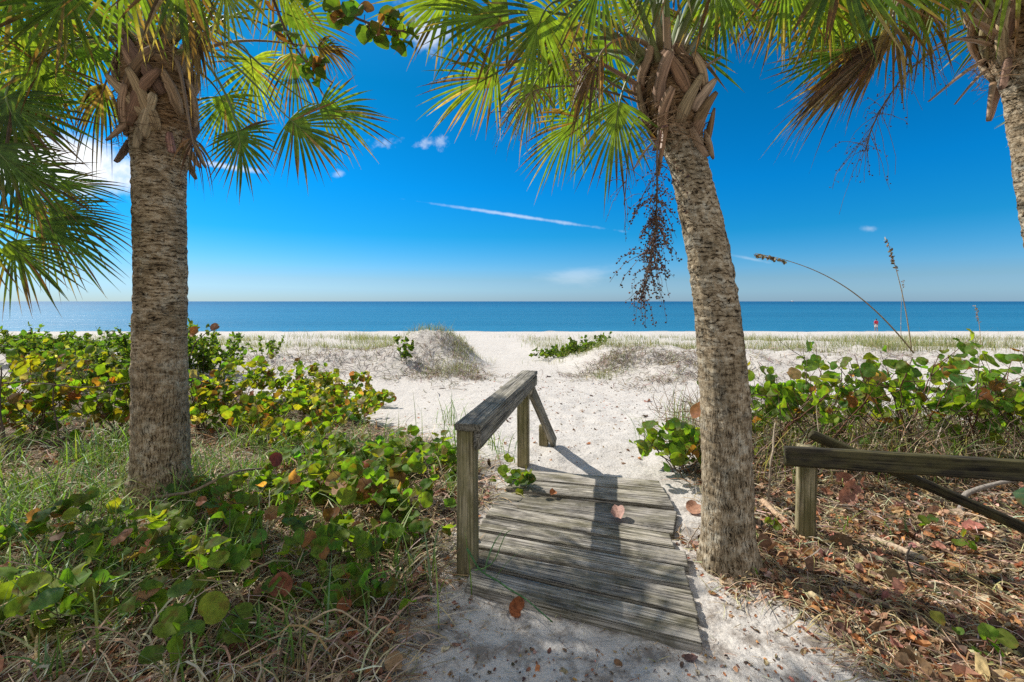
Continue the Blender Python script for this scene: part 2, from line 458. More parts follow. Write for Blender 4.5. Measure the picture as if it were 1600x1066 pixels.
# ------------------------------------------------------------------ palms
GREENS = np.array([(.075, .13, .026), (.10, .155, .028), (.06, .115, .026), (.125, .165, .03)])
def make_frond(parent, base, hub, d, L=.62, spread=112, nseg=42, dead=0.0, roll=0.0, droop=.19, browntip=.78, stem_r=.014, outdir=None, stemcol=None, fold=.12):
    base = np.asarray(base, float); hub = np.asarray(hub, float)
    d = norm(d)
    view = norm(hub - np.array([0, 0, CAMZ]))
    w = norm(np.cross(d, view)); n = np.cross(w, d)
    w, n = math.cos(roll) * w + math.sin(roll) * n, -math.sin(roll) * w + math.cos(roll) * n
    if n[2] < 0: n = -n; w = -w
    S = max(7, int(nseg * (.80 if spread > 30 else 1))); K = 10
    s = np.sort(np.clip(np.linspace(-1, 1, S) + rng.normal(0, .010, S), -1, 1))
    th = s * R(spread) * (1 + rng.normal(0, .02, S))
    t = np.linspace(0, 1, K)
    LL = L * (1 - .30 * np.abs(s) ** 2) * rng.uniform(.82, 1.08, S)
    cost = .28 * L * (1 - np.abs(s)) ** 1.2
    org = hub + d * cost[:, None] - n * (.25 * cost ** 2 / max(L, .1))[:, None]
    r = np.cos(th)[:, None] * d + np.sin(th)[:, None] * w
    sd = -np.sin(th)[:, None] * d + np.cos(th)[:, None] * w
    pts = org[:, None, :] + r[:, None, :] * (LL[:, None] * t)[..., None]
    dr = droop * rng.uniform(.5, 1.5, S) + dead * .6
    brk = rng.random(S) < (.10 + .25 * dead)            # bent or broken segment tips
    dr = np.where(brk, dr * 2.4, dr)
    tt = np.clip(t - .32, 0, 1) ** 1.7
    g = np.array([0, 0, -1.0])
    pts = pts + g * (dr[:, None] * L * tt)[..., None]
    pts = pts - n * (fold * np.abs(s)[:, None] ** 1.4 * LL[:, None] * t)[..., None]
    pts = pts + sd[:, None, :] * (rng.normal(0, .05, S)[:, None] * L * tt)[..., None] + n * (rng.normal(0, .05, S)[:, None] * L * tt)[..., None]
    # bending must not lengthen the segment much
    pts = org[:, None, :] + (pts - org[:, None, :]) * (1 / (1 + .35 * dr[:, None] * tt))[..., None]
    step = R(spread) * 2 / S
    w0 = max(step * .37 * L * .5 * 1.12, .0068 + .006 * dead)
    pr = np.where(t < .37, t / .37, np.clip(1 - .40 * (t - .37) / .4, .0, 1) * np.clip((1.02 - t) / .32, .10, 1))
    hw = w0 * pr[None, :] * rng.uniform(.8, 1.1, S)[:, None] * (1 - .2 * dead)
    tw = rng.normal(0, .35, S) * (1 + 2 * dead)
    side = np.cos(tw[:, None] * t)[..., None] * sd[:, None, :] + np.sin(tw[:, None] * t)[..., None] * n
    up = np.cross(side, np.broadcast_to(r[:, None, :], side.shape))
    a = pts - side * hw[..., None] - up * (.35 * hw)[..., None]
    b = pts + up * (.25 * hw)[..., None]
    c3 = pts + side * hw[..., None] - up * (.35 * hw)[..., None]
    v = np.stack([a, b, c3], 2).reshape(-1, 3)
    bi = (np.arange(S) * K * 3)[:, None] + (np.arange(K - 1) * 3)[None, :]
    q = np.concatenate([np.stack([bi + k, bi + k + 1, bi + k + 4, bi + k + 3], -1).reshape(-1, 4) for k in (0, 1)])
    od_ = np.arange(S - 1)[:, None] * K * 3 + np.arange(K)[None, :3] * 3
    q = np.concatenate([q, np.stack([od_[:, :-1] + 2, od_[:, :-1] + 5, od_[:, :-1] + K * 3 + 3, od_[:, :-1] + K * 3], -1).reshape(-1, 4)]) if dead < .95 else q
    gcol = GREENS[rng.integers(0, 4)] * rng.uniform(.85, 1.2)
    cs = gcol * rng.uniform(.6, 1.35, (S, 1)) + np.array([.03, .02, 0]) * rng.random((S, 1)) ** 2
    brown = pick([(.13, .075, .04, 3), (.20, .13, .075, 2), (.085, .05, .03, 2), (.27, .20, .12, 1)], S)
    dm = rng.random(S) < max(dead, .07)
    thr = np.where(dm, -.1, np.where(rng.random(S) < browntip, rng.uniform(.45, .97, S), 1.3))
    f = np.clip((t[None, :] - thr[:, None]) / .07, 0, 1)
    yel = np.clip((t[None, :] - thr[:, None] + .16) / .16, 0, 1)
    col = cs[:, None, :] * (1.1 - .2 * t)[None, :, None]
    col = lerp(col, np.array([.17, .15, .03]), (yel * .6)[..., None])
    col = lerp(col, brown[:, None, :], f[..., None])
    col = np.repeat(col[:, :, None, :], 3, 2).reshape(-1, 3)
    mb = MB(); mb.add(v, q, None, col)
    fr = mb.build('frond', M_frond, parent, smooth=False)
    if dead > .7: fr['label'] = 'dry brown dead frond'
    # petiole
    ln = np.linalg.norm(hub - base)
    od = norm((hub - base) * np.array([1, 1, .25])) if outdir is None else norm(outdir)
    path = bez(base, base + (od * .30 + np.array([0, 0, .30])) * ln, hub - d * .30 * ln, hub + d * .10 * L, 14)
    cu = np.linspace(0, 1, 7)[1:, None]
    path = np.concatenate([path, hub + d * .10 * L + d * (.26 * L * cu) - n * (.02 * L * cu ** 2) - n * .002])
    rad = np.interp(np.linspace(0, 1, 20), [0, .09, .35, .7, 1], [stem_r * 2.3, stem_r * 1.45, stem_r, stem_r * .5, stem_r * .15])
    sc = stemcol if stemcol is not None else ((.20, .13, .075) if dead > .7 else (.115, .15, .04))
    cc = np.tile(np.array(sc) * rng.uniform(.85, 1.15), (20, 1))
    cc[:3] = lerp(cc[:3], np.array([.26, .18, .11]), np.array([[.8], [.5], [.2]]))
    ms = MB(); tube(ms, path, rad, 7, cc, .6)
    ms.build('stem', M_petiole, fr)
    return fr

def trunk_mesh(parent, ctr, rad, seed, headz0, tint=(1, 1, 1), nz=420, nr=110):
    """ctr: (k,3) points bottom to top, rad: radii"""
    ctr = np.asarray(ctr, float); k = len(ctr)
    u = np.linspace(0, k - 1, nz)
    # smooth (Catmull-like) resample
    def sm(a):
        a = np.asarray(a, float); y = np.interp(u, np.arange(k), a)
        ker = np.hanning(41); ker /= ker.sum()
        return np.convolve(np.pad(y, 20, mode='reflect', reflect_type='odd'), ker, 'valid')
    C = np.stack([sm(ctr[:, i]) for i in range(3)], 1); Rr = sm(rad)
    H = np.concatenate([[0], np.cumsum(np.linalg.norm(np.diff(C, axis=0), axis=1))])
    a = np.linspace(0, 2 * np.pi, nr, endpoint=False)
    A, HH = np.meshgrid(a, H)
    ca, sa = np.cos(A) * 3, np.sin(A) * 3
    ringn = fbm(HH * 26 + .5 * np.sin(A + seed), ca * .5 + sa * .35, seed, 3)
    lump = fbm(ca * .6 + HH * 1.3, sa * .6 + HH * 1.1, seed + 5, 3)
    fine = fbm(A * 14, HH * 26, seed + 9, 2)
    # ragged little scales along the leaf scars
    dis = .008 * ringn + .014 * lump + .006 * fine + .007 * np.maximum(fbm(A * 9, HH * 40, seed + 13, 3), 0)
    rr = Rr[:, None] + dis
    rr = rr * (1 + .06 * np.sin(A * 3 + seed) * np.exp(-HH / .3) + (.13 + .25 * lump) * np.exp(-((HH - .1) / .13) ** 2))
    v = np.stack([C[:, 0:1] + np.cos(A) * rr, C[:, 1:2] + np.sin(A) * rr, np.broadcast_to(C[:, 2:3], A.shape)], -1)
    i = np.arange(nz - 1)[:, None] * nr; j = np.arange(nr)[None, :]
    q = np.stack([i + j, i + (j + 1) % nr, i + nr + (j + 1) % nr, i + nr + j], -1).reshape(-1, 4)
    g = np.stack([(A - np.pi) * .2 + 7 * seed, HH, np.zeros_like(A)], -1)
    # seam at angle 0 is turned to +x side; use mirrored coordinate to hide it
    g[..., 0] = np.abs(A - np.pi) * .22 + 7 * seed
    hd = np.clip((v[..., 2] - headz0) / .12 + .8 * fine, 0, 1)
    col = lerp(np.array(tint, float), np.array([.85, .64, .45]) * .8, hd[..., None])
    top = [[(nz - 1) * nr, (nz - 1) * nr + m, (nz - 1) * nr + m + 1] for m in range(1, nr - 1)]
    mb = MB(); mb.add(v.reshape(-1, 3), q, top, col.reshape(-1, 3), g.reshape(-1, 3))
    mb.build('trunk', M_bark, parent)
    return C, Rr

def boot(parent, c, r, ang, length, slant, out0, out1, w0, w1, up=1.0, curl=0.0, col=None, rz=None):
    """a leaf base: a thick strip that starts on the trunk (centre c, radius r) at angle ang and runs up (or down)
    while winding round by slant radians and lifting away from the trunk"""
    K = 12; t = np.linspace(0, 1, K)
    a = ang + slant * t
    z = c[2] + up * length * (t - curl * t ** 3)
    rad = (r if rz is None else np.interp(z, rz[0], rz[1])) + out0 + (out1 - out0) * t ** 1.6
    if rz is not None: c = [np.interp(z, rz[0], rz[2]), np.interp(z, rz[0], rz[3])]
    ctr = np.stack([c[0] + np.cos(a) * rad, c[1] + np.sin(a) * rad, z], -1)
    nrm = np.stack([np.cos(a), np.sin(a), np.zeros(K)], -1)
    tan = norm(np.gradient(ctr, axis=0))
    side = norm(np.cross(tan, nrm)); nrm = norm(np.cross(side, tan))
    hw = np.interp(t, [0, .25, .7, .93, 1], [w0 * .7, w0, lerp(w0, w1, .7), w1, w1 * .75]) * (1 + .06 * rng.normal(0, 1, K))
    th = .006 + .012 * np.sin(np.pi * np.clip(t * .9 + .1, 0, 1))
    prof = [(-1, -.3), (-.92, .6), (-.4, 1.2), (0, 1.35), (.4, 1.2), (.92, .6), (1, -.3), (0, -.7)]
    m = len(prof)
    v = np.stack([ctr + side * (hw * px)[:, None] + nrm * (th * pn)[:, None] - nrm * (.25 * hw * px * px)[:, None] for px, pn in prof], 1)
    i = np.arange(K - 1)[:, None] * m; j = np.arange(m)[None, :]
    q = np.stack([i + j, i + (j + 1) % m, i + m + (j + 1) % m, i + m + j], -1).reshape(-1, 4)
    tri = [[0, k + 1, k] for k in range(1, m - 1)] + [[(K - 1) * m, (K - 1) * m + k, (K - 1) * m + k + 1] for k in range(1, m - 1)]
    cc = np.array(col if col is not None else pick([(.29, .19, .11, 3), (.36, .25, .15, 2), (.19, .115, .065, 2)], 1, .1)[0])
    cl = cc * (1 + .25 * (t - .3))[:, None] ; cl[-1] *= .55
    g = np.zeros((K, m, 3)); g[..., 0] = (t * length)[:, None] + rng.random() * 9; g[..., 1] = np.array([p[0] for p in prof])[None] * w0 + rng.random() * 5
    mb = MB(); mb.add(v.reshape(-1, 3), q, tri, np.repeat(cl[:, None, :], m, 1).reshape(-1, 3), g.reshape(-1, 3))
    return mb.build('boot', M_boot, parent)

def fibres(parent, c, r, z0, z1, n, col=(.16, .10, .055)):
    """the ragged mat of brown fibre between the leaf bases"""
    a = rng.uniform(0, 2 * np.pi, n); z = rng.uniform(z0, z1, n)
    K = 5; t = np.linspace(0, 1, K)
    ln = rng.uniform(.05, .16, n); da = rng.normal(0, .5, n); out = rng.uniform(.01, .07, n); dz = rng.normal(-.3, .6, n)
    A = a[:, None] + da[:, None] * t; rr = r + .004 + out[:, None] * t ** 1.5; Z = z[:, None] + (dz * ln)[:, None] * t
    pts = np.stack([c[0] + np.cos(A) * rr, c[1] + np.sin(A) * rr, Z], -1)
    sd = np.zeros_like(pts); sd[..., 2] = .8; sd[..., 0] = rng.normal(0, .4, n)[:, None]
    hw = np.repeat(rng.uniform(.001, .003, n)[:, None], K, 1)
    cl = np.repeat((np.array(col) * rng.uniform(.5, 1.9, (n, 1)))[:, None, :], K, 1)
    mb = MB(); ribbons(mb, pts, norm(sd), hw, cl)
    o = mb.build('fibre_mat', M_straw, parent, smooth=False)

def fruit(parent, path, nbranch, nberry, spreadr, dens0=.25, berry_r=.0055, brlen=.22):
    path = np.asarray(path, float); n = len(path)
    mb = MB(); tube(mb, path, np.linspace(.008, .003, n), 5, (.13, .085, .05))
    bm = MB()
    # octahedral berries, subdivided once
    import itertools
    ph = []
    for la in (-.9, -.3, .3, .9):
        for k in range(6): ph.append((math.cos(la) * math.cos(k * 1.047 + la), math.cos(la) * math.sin(k * 1.047 + la), math.sin(la)))
    ph = np.array(ph)
    bq = [[r * 6 + k, r * 6 + (k + 1) % 6, (r + 1) * 6 + (k + 1) % 6, (r + 1) * 6 + k] for r in range(3) for k in range(6)]
    tr = [[0, k + 1, k] for k in range(1, 5)] + [[18, 18 + k, 18 + k + 1] for k in range(1, 5)]
    for b in range(nbranch):
        u = dens0 + (1 - dens0) * rng.random() ** .8
        i = min(int(u * (n - 1)), n - 2); f = u * (n - 1) - i
        p0 = lerp(path[i], path[i + 1], f)
        tdir = norm(path[i + 1] - path[i])
        dd = norm(tdir * .45 + rng.normal(0, .65, 3) + np.array([0, 0, -.25]))
        l = brlen * rng.uniform(.4, 1.1)
        bp = bez(p0, p0 + dd * l * .35, p0 + dd * l * .7 + np.array([0, 0, -.03]), p0 + dd * l * .9 + np.array([0, 0, -.1 * l / .2]), 6)
        bp = bp + rng.normal(0, .006, bp.shape) * np.linspace(0, 1, 6)[:, None]
        tube(mb, bp, np.linspace(.0021, .0009, 6), 4, (.15, .10, .065))
        for _ in range(max(1, int(nberry / nbranch * rng.uniform(.4, 1.6)))):
            v = rng.random() ** .6 * 5; k = min(int(v), 4)
            c = lerp(bp[k], bp[k + 1], v - k) + rng.normal(0, spreadr, 3)
            rr = berry_r * rng.uniform(.7, 1.15)
            bm.add(ph * rr + c, bq, tr, pick([(.055, .036, .030, 3), (.12, .06, .04, 3), (.20, .10, .06, 1.5)], 1, .2)[0])
            if rng.random() < .5:
                tube(mb, np.stack([c, lerp(bp[k], bp[k + 1], v - k)]), .0008, 3, (.15, .10, .065), cap=False)
    st = mb.build('fruit_stalk', M_fruit, parent)
    tag(bm.build('berries', M_fruit, st), kind='stuff')
    return st

def palm(label, ctr, rad, headz0, seed, tint=(1, 1, 1), nboot=20, nlow=8, blen=.32, bw_=.045):
    o = empty('palm_tree', ctr[0], label, 'palm tree', 'palms along the top of the beach')
    C, Rr = trunk_mesh(o, ctr, rad, seed, headz0, tint)
    zt = C[:, 2]
    def at(z):
        i = int(np.argmin(np.abs(zt - z))); return C[i], Rr[i]
    ztop = zt[-1]
    rw = np.maximum(Rr, np.interp(np.maximum(zt, headz0 + .05), zt, Rr)); rz_ = (zt, np.where(zt > ztop - .25, np.maximum(Rr, .75 * Rr.max()), Rr), C[:, 0], C[:, 1])
    for k in range(nboot):
        z = lerp(headz0 - .03, ztop - .16, ((k + .5) / nboot) ** 1.2); c, r = at(z)
        sl = rng.choice([-1, 1]) * rng.uniform(.4, 1.15)
        boot(o, c, r, k * 2.4 + rng.normal(0, .25), blen * rng.uniform(.8, 1.25), sl, .010, rng.uniform(.03, .10), bw_ * rng.uniform(.8, 1.1), bw_ * rng.uniform(.5, .7), rz=rz_)
    for k in range(nlow):                     # old bases peeling outward and down
        z = headz0 + rng.uniform(.02, .14); c, r = at(z)
        boot(o, c, r, k * 2 * np.pi / nlow + rng.normal(0, .2), blen * rng.uniform(.5, .85), rng.normal(0, .22), .012, rng.uniform(.05, .12), bw_ * rng.uniform(.5, .75), bw_ * rng.uniform(.4, .6), up=-1.0,
             col=pick([(.36, .27, .19, 2), (.29, .20, .125, 2), (.26, .14, .10, 1)], 1, .1)[0])
    c, r = at((headz0 + ztop) / 2)
    fibres(o, c, r, headz0 - .06, ztop, 450)
    return o, C, Rr

def pxdir(dx, dy, dz=0.0):
    return norm(np.array([dx / 100, dz, -dy / 100]))

# ---- the left palm
Y1 = 3.72
lc = [P(252, 790, Y1), P(252, 740, Y1), P(251, 600, Y1), P(250, 450, Y1), P(249, 330, Y1), P(249, 260, Y1), P(249, 210, Y1), P(248, 160, Y1), P(247, 115, Y1), P(247, 75, Y1)]
lr = [.272, .25, .238, .222, .222, .232, .262, .31, .315, .20]
lc[0][2] = -.10; lr = [r * .79 for r in lr]
palm1, C1, R1 = palm('thick straight palm tree standing in the grass left of the boardwalk', lc, lr, P(0, 228, Y1)[2], 3, (1.0, .95, .86), 30, 9, .34, .056)
H1 = P(247, 85, Y1)
def fr1(px, py, Y, dx, dy, dz=0., L=.6, base_a=None, **kw):
    hub = P(px, py, Y)
    dd = (hub - H1) * np.array([1, 1, 0]); dd = norm(dd + 1e-6)
    b = H1 + dd * .13 + np.array([0, 0, rng.uniform(-.12, .12)])
    return make_frond(palm1, b, hub, pxdir(dx, dy, dz), L * .93, roll=rng.normal(0, .35), **kw)
fr1(498, 168, 3.5, 90, 25, -.1, .60, spread=58, nseg=26, browntip=.9, droop=.2)
fr1(452, 186, 3.35, 60, 50, -.2, .58, spread=85, nseg=34, browntip=.9)
fr1(372, 205, 3.4, 15, 60, -.1, .46, spread=105, nseg=34, browntip=.9)
fr1(455, 82, 3.6, 12, 70, 0, .5, spread=70, nseg=30, dead=.5, droop=.3)
fr1(496, 75, 3.9, 70, 10, 0, .36, spread=60, nseg=26, dead=.9, droop=.1)
fr1(392, 92, 4.7, -5, 40, .2, .62, spread=115, nseg=40)
fr1(345, 150, 4.4, 20, 60, 0, .6, spread=100)
fr1(-25, 78, 3.6, -60, 50, 0, .7, spread=110)
fr1(62, 98, 3.3, 15, 60, -.2, .52, spread=110, nseg=38)
fr1(8, 150, 3.1, 40, 60, -.2, .56, spread=105, nseg=38)
fr1(168, 150, 4.6, -60, 5, .2, .66, spread=85, nseg=34)
fr1(120, 40, 4.4, -60, 30, 0, .66, spread=115)
fr1(120, -15, 3.2, -40, 60, -.2, .6, spread=115)
fr1(30, -30, 3.2, -5, 60, -.2, .62, spread=115)
fr1(205, -70, 2.95, -10, 70, -.3, .62, spread=112)
fr1(285, -55, 2.9, 5, 90, -.2, .62, spread=80, nseg=32, dead=.35, droop=.5)
fr1(345, -35, 3.1, 25, 60, -.2, .58, spread=112)
fr1(415, -50, 3.4, 50, 50, 0, .6, spread=112)
fr1(180, 10, 4.6, -10, 20, .6, .7, spread=115)
fr1(90, 105, 4.0, -40, 60, .1, .6, spread=100, dead=.15)
fr1(50, 45, 3.9, -30, 50, .1, .62, spread=112)
fr1(155, 70, 4.3, -50, 30, .1, .62, spread=110)
fr1(235, -30, 4.2, -5, -10, .3, .66, spread=115)
fr1(445, 20, 3.9, 50, 20, .1, .55, spread=110)
fr1(300, 215, 3.5, 25, 70, -.1, .34, spread=50, nseg=14, dead=1, droop=.3)
fr1(300, 40, 3.3, 20, 90, 0, .36, spread=26, nseg=12, dead=1, droop=.4)
fr1(165, 130, 3.5, -25, 70, 0, .5, spread=45, nseg=20, dead=.8, droop=.4)
def upper(palmo, H, n, r0, r1, z0, z1, L=.7, avoid=None):  # extra crown fronds above the view, added for the dappled shade they cast
    for k in range(n):
        a = k * 2 * math.pi / n + rng.normal(0, .2)
        rr = rng.uniform(r0, r1); hz = rng.uniform(z0, z1)
        o = np.array([math.cos(a), math.sin(a), 0])
        hub = H + o * rr + np.array([0, 0, hz])
        d = norm(o + np.array([0, 0, rng.uniform(-.5, .25)]))
        make_frond(palmo, H + o * .08 + np.array([0, 0, .08]), hub, d, L * rng.uniform(.85, 1.1), roll=rng.normal(0, .5), spread=115, nseg=40, outdir=o + np.array([0, 0, 1.2]))
upper(palm1, H1, 4, .75, 1.2, .55, 1.2, .78)

# ---- the right (leaning) palm
Y2 = 2.78
rc = [P(1138, 900, Y2), P(1137, 860, Y2), P(1136, 760, Y2), P(1134, 680, Y2), P(1130, 590, Y2), P(1122, 490, Y2), P(1108, 400, Y2), P(1092, 325, Y2 + .02), P(1077, 260, Y2 + .03), P(1062, 210, Y2 + .03), P(1050, 165, Y2 + .03), P(1044, 125, Y2 + .03), P(1042, 95, Y2 + .03)]
rr_ = [.185, .172, .162, .157, .154, .150, .144, .138, .128, .150, .192, .190, .12]
rc[0][2] = -.10; rr_ = [r * .885 for r in rr_]
palm2, C2, R2 = palm('leaning palm tree with grey ringed trunk right of the wooden steps', rc, rr_, P(0, 226, Y2)[2], 8, (.98, .98, .93), 20, 5, .22, .043)
H2 = P(1044, 108, Y2 + .03)
def fr2(px, py, Y, dx, dy, dz=0., L=.55, **kw):
    hub = P(px, py, Y)
    dd = norm((hub - H2) * np.array([1, 1, 0]) + 1e-6)
    b = H2 + dd * .09 + np.array([0, 0, rng.uniform(-.08, .08)])
    return make_frond(palm2, b, hub, pxdir(dx, dy, dz), L * .93, roll=rng.normal(0, .3), **kw)
fr2(778, 112, 2.85, -80, 45, 0, .50, spread=72, nseg=32, browntip=.8, droop=.22)
fr2(795, 22, 2.6, -100, 20, 0, .52, spread=85, nseg=34, droop=.25)
fr2(850, 15, 2.5, -25, 80, -.1, .52, spread=85, nseg=34, droop=.25)
fr2(905, 182, 2.85, -60, 70, 0, .48, spread=62, nseg=28, browntip=.9)
fr2(968, 158, 2.7, -15, 90, 0, .52, spread=70, nseg=30, browntip=.7)
fr2(835, 130, 3.2, -20, 60, 0, .42, spread=75, nseg=28, dead=.4)
fr2(880, 95, 3.5, -50, 30, .2, .62, spread=110)
fr2(930, 110, 3.7, -20, 70, .2, .55, spread=100, nseg=34)
fr2(960, 60, 3.6, -30, 20, .4, .62, spread=115)
fr2(1215, -40, 2.7, 60, 45, 0, .48, spread=105)
fr2(1150, -25, 3.0, 20, 75, .2, .38, spread=70, nseg=22, browntip=.9)
fr2(1078, 72, 3.5, 60, 45, 0, .46, spread=42, nseg=9, browntip=.9)
fr2(720, -20, 2.7, -60, 30, 0, .52, spread=112)
fr2(950, -45, 2.35, -40, 70, -.2, .5, spread=100)
fr2(1045, -75, 2.3, 0, 60, -.4, .5, spread=112)
fr2(1115, -55, 2.4, 15, 90, -.1, .48, spread=80, nseg=26, browntip=.8)
fr2(1060, 20, 3.7, 10, -20, .6, .6, spread=115)
fr2(1110, 0, 3.7, 30, 0, .6, .6, spread=115)
fr2(940, 80, 2.6, -40, 80, 0, .4, spread=30, nseg=12, dead=1, droop=.5)
# the snapped-off stalk on its right
def stalk(parent, p0, p1, r0=.018, r1=.010, col=(.22, .13, .07), nm='stem'):
    mb = MB(); path = bez(p0, lerp(p0, p1, .33) + np.array([0, 0, .02]), lerp(p0, p1, .66) + np.array([0, 0, .01]), p1, 8)
    tube(mb, path, np.linspace(r0, r1, 8), 7, col, .5); return mb.build(nm, M_petiole, parent)
stalk(palm2, P(1075, 125, Y2 - .05), P(1128, 89, Y2 - .1))['label'] = 'snapped off brown stalk'
stalk(palm2, P(1005, 140, Y2), P(905, 82, Y2 - .15), .022, .012, (.20, .11, .06))
stalk(palm2, P(1040, 200, Y2 - .1), P(1028, 275, Y2 - .16), .020, .012, (.24, .13, .065))
stalk(palm2, P(1018, 225, Y2 - .1), P(990, 265, Y2 - .12), .014, .008, (.24, .15, .08))
stalk(palm2, P(1044, 110, Y2 - .14), P(1040, -10, Y2 - .25), .024, .020, (.24, .155, .09))
upper(palm2, H2, 7, .6, 1.0, .45, 1.0, .66)
b0 = P(1030, 200, Y2 - .12)
fruit(palm2, bez(b0, P(1020, 270, Y2 - .2), P(1040, 340, Y2 - .16), P(1000, 468, Y2 - .12), 26), 110, 1300, .008, .20, .0056, .25)
fruit(palm2, bez(P(1000, 150, Y2), P(900, 120, 2.7), P(930, 60, 2.65), P(890, 110, 2.6), 16), 30, 120, .014, .25, .005, .16)
fruit(palm2, bez(P(1000, 160, Y2), P(930, 130, 2.9), P(800, 110, 2.9), P(790, 200, 2.9), 16), 26, 60, .016, .35, .004, .2)
fruit(palm2, bez(P(1005, 180, Y2), P(975, 190, 2.75), P(985, 240, 2.75), P(975, 320, 2.75), 14), 20, 40, .014, .3, .004, .2)

# ---- the palm at the right edge
Y3 = 3.05
ec = [np.array([4.35, Y3, -.1]), P(1735, 640, Y3), P(1690, 520, Y3), P(1664, 450, Y3), P(1643, 375, Y3), P(1632, 312, Y3), P(1619, 219, Y3), P(1607, 140, Y3), P(1592, 95, Y3), P(1580, 55, Y3), P(1574, 10, Y3)]
er = [.17, .145, .13, .128, .125, .122, .122, .126, .142, .155, .11]
palm3, C3, R3 = palm('palm tree leaning in at the far right with a hanging dead frond', ec, er, P(0, 112, Y3)[2], 15, (1.0, .98, .92), 18, 4, .32, .040)
H3 = P(1572, 30, Y3)
def fr3(px, py, Y, dx, dy, dz=0., L=.6, **kw):
    hub = P(px, py, Y)
    dd = norm((hub - H3) * np.array([1, 1, 0]) + 1e-6)
    b = H3 + dd * .12 + np.array([0, 0, rng.uniform(-.08, .08)])
    return make_frond(palm3, b, hub, pxdir(dx, dy, dz), L * .92, roll=rng.normal(0, .3), **kw)
fr3(1405, 48, 2.95, -125, 100, 0, .98, spread=17, nseg=44, dead=1, droop=-.45, fold=.0)
fr3(1395, 55, 3.0, -110, 80, 0, .78, spread=26, nseg=26, dead=1, droop=-.30, fold=.0)
fr3(1345, 70, 3.2, -110, 45, 0, .62, spread=52, nseg=24, browntip=.6, droop=.12)
fr3(1305, -35, 2.9, -40, 80, 0, .62, spread=85, nseg=34)
fr3(1240, -30, 3.1, -40, 80, 0, .55, spread=85, nseg=34)
fr3(1400, -45, 2.9, 5, 80, 0, .55, spread=100, nseg=34, dead=.25)
fr3(1395, 30, 2.8, 12, 80, 0, .40, spread=45, nseg=14, dead=1, droop=.3)
fr3(1440, 10, 2.9, 10, 80, 0, .42, spread=50, nseg=16, dead=.9, droop=.3)
fr3(1335, 30, 3.4, -70, 50, .2, .55, spread=100)
fr3(1480, -60, 2.8, -10, 70, -.1, .5, spread=100)
fr3(1570, -90, 2.6, 10, 60, -.4, .6, spread=110)
fr3(1700, 40, 2.9, 60, 50, 0, .6, spread=110)
fr3(1680, 140, 3.3, 60, 60, 0, .6, spread=110)
for (ax, ay, bx, by, r0) in ((1535, 95, 1452, 158, .024), (1540, 110, 1492, 163, .016), (1552, 130, 1543, 188, .020), (1560, 60, 1500, 20, .03), (1545, 70, 1470, 60, .02)):
    stalk(palm3, P(ax, ay, Y3 - .05), P(bx, by, Y3 - .16), r0, r0 * .4, (.26, .16, .09))
upper(palm3, H3, 7, .6, 1.0, .45, 1.0, .7)
fruit(palm3, bez(P(1545, 60, Y3), P(1460, 40, 2.95), P(1370, 150, 2.9), P(1352, 235, 2.9), 20), 60, 130, .012, .25, .0048, .30)

# ---- the palm whose fronds reach in from the left
Y4 = 3.3
fcx = [np.array([-4.75, 3.35, -.1]), np.array([-4.72, 3.35, .6]), np.array([-4.68, 3.34, 1.3]), np.array([-4.64, 3.33, 1.9]), np.array([-4.62, 3.32, 2.25]), np.array([-4.60, 3.3, 2.6]), np.array([-4.6, 3.3, 2.85])]
palm4, C4, R4 = palm('short palm beyond the left edge, its fronds reaching in over the thicket', fcx, [.20, .17, .16, .16, .19, .2, .14], 2.1, 21, (1, 1, 1), 10, 4, .3)
H4 = np.array([-4.6, 3.3, 2.75])
def fr4(px, py, Y, dx, dy, dz=0., L=.6, **kw):
    hub = P(px, py, Y)
    dd = norm((hub - H4) * np.array([1, 1, 0]) + 1e-6)
    return make_frond(palm4, H4 + dd * .1, hub, pxdir(dx, dy, dz), L * .95, roll=rng.normal(0, .3), **kw)
fr4(12, 378, 3.1, 75, 60, -.1, .55, spread=68, nseg=34, browntip=.8, droop=.25)
fr4(75, 322, 3.3, 100, 42, 0, .62, spread=52, nseg=32, browntip=.7, droop=.18)
fr4(88, 288, 3.5, 100, 5, 0, .50, spread=36, nseg=20, browntip=.6, droop=.22)
fr4(-15, 225, 2.9, 60, 55, -.1, .58, spread=75, nseg=34, browntip=.5, droop=.25)
fr4(-10, 215, 3.2, 80, 5, .1, .42, spread=40, nseg=18, browntip=.6, droop=.15)
fr4(40, 310, 3.6, 50, 60, .1, .48, spread=80, nseg=30, browntip=.6)
fr4(60, 345, 3.2, 80, 60, 0, .6, spread=60, nseg=30, browntip=.9)
fr4(20, 260, 3.0, 70, 40, 0, .55, spread=70, nseg=30)
fr4(-60, 320, 2.9, 20, 70, 0, .55, spread=100)
fr4(-60, 180, 3.0, 40, 60, 0, .6, spread=110)
upper(palm4, H4, 3, .7, 1.1, .3, .8, .7)

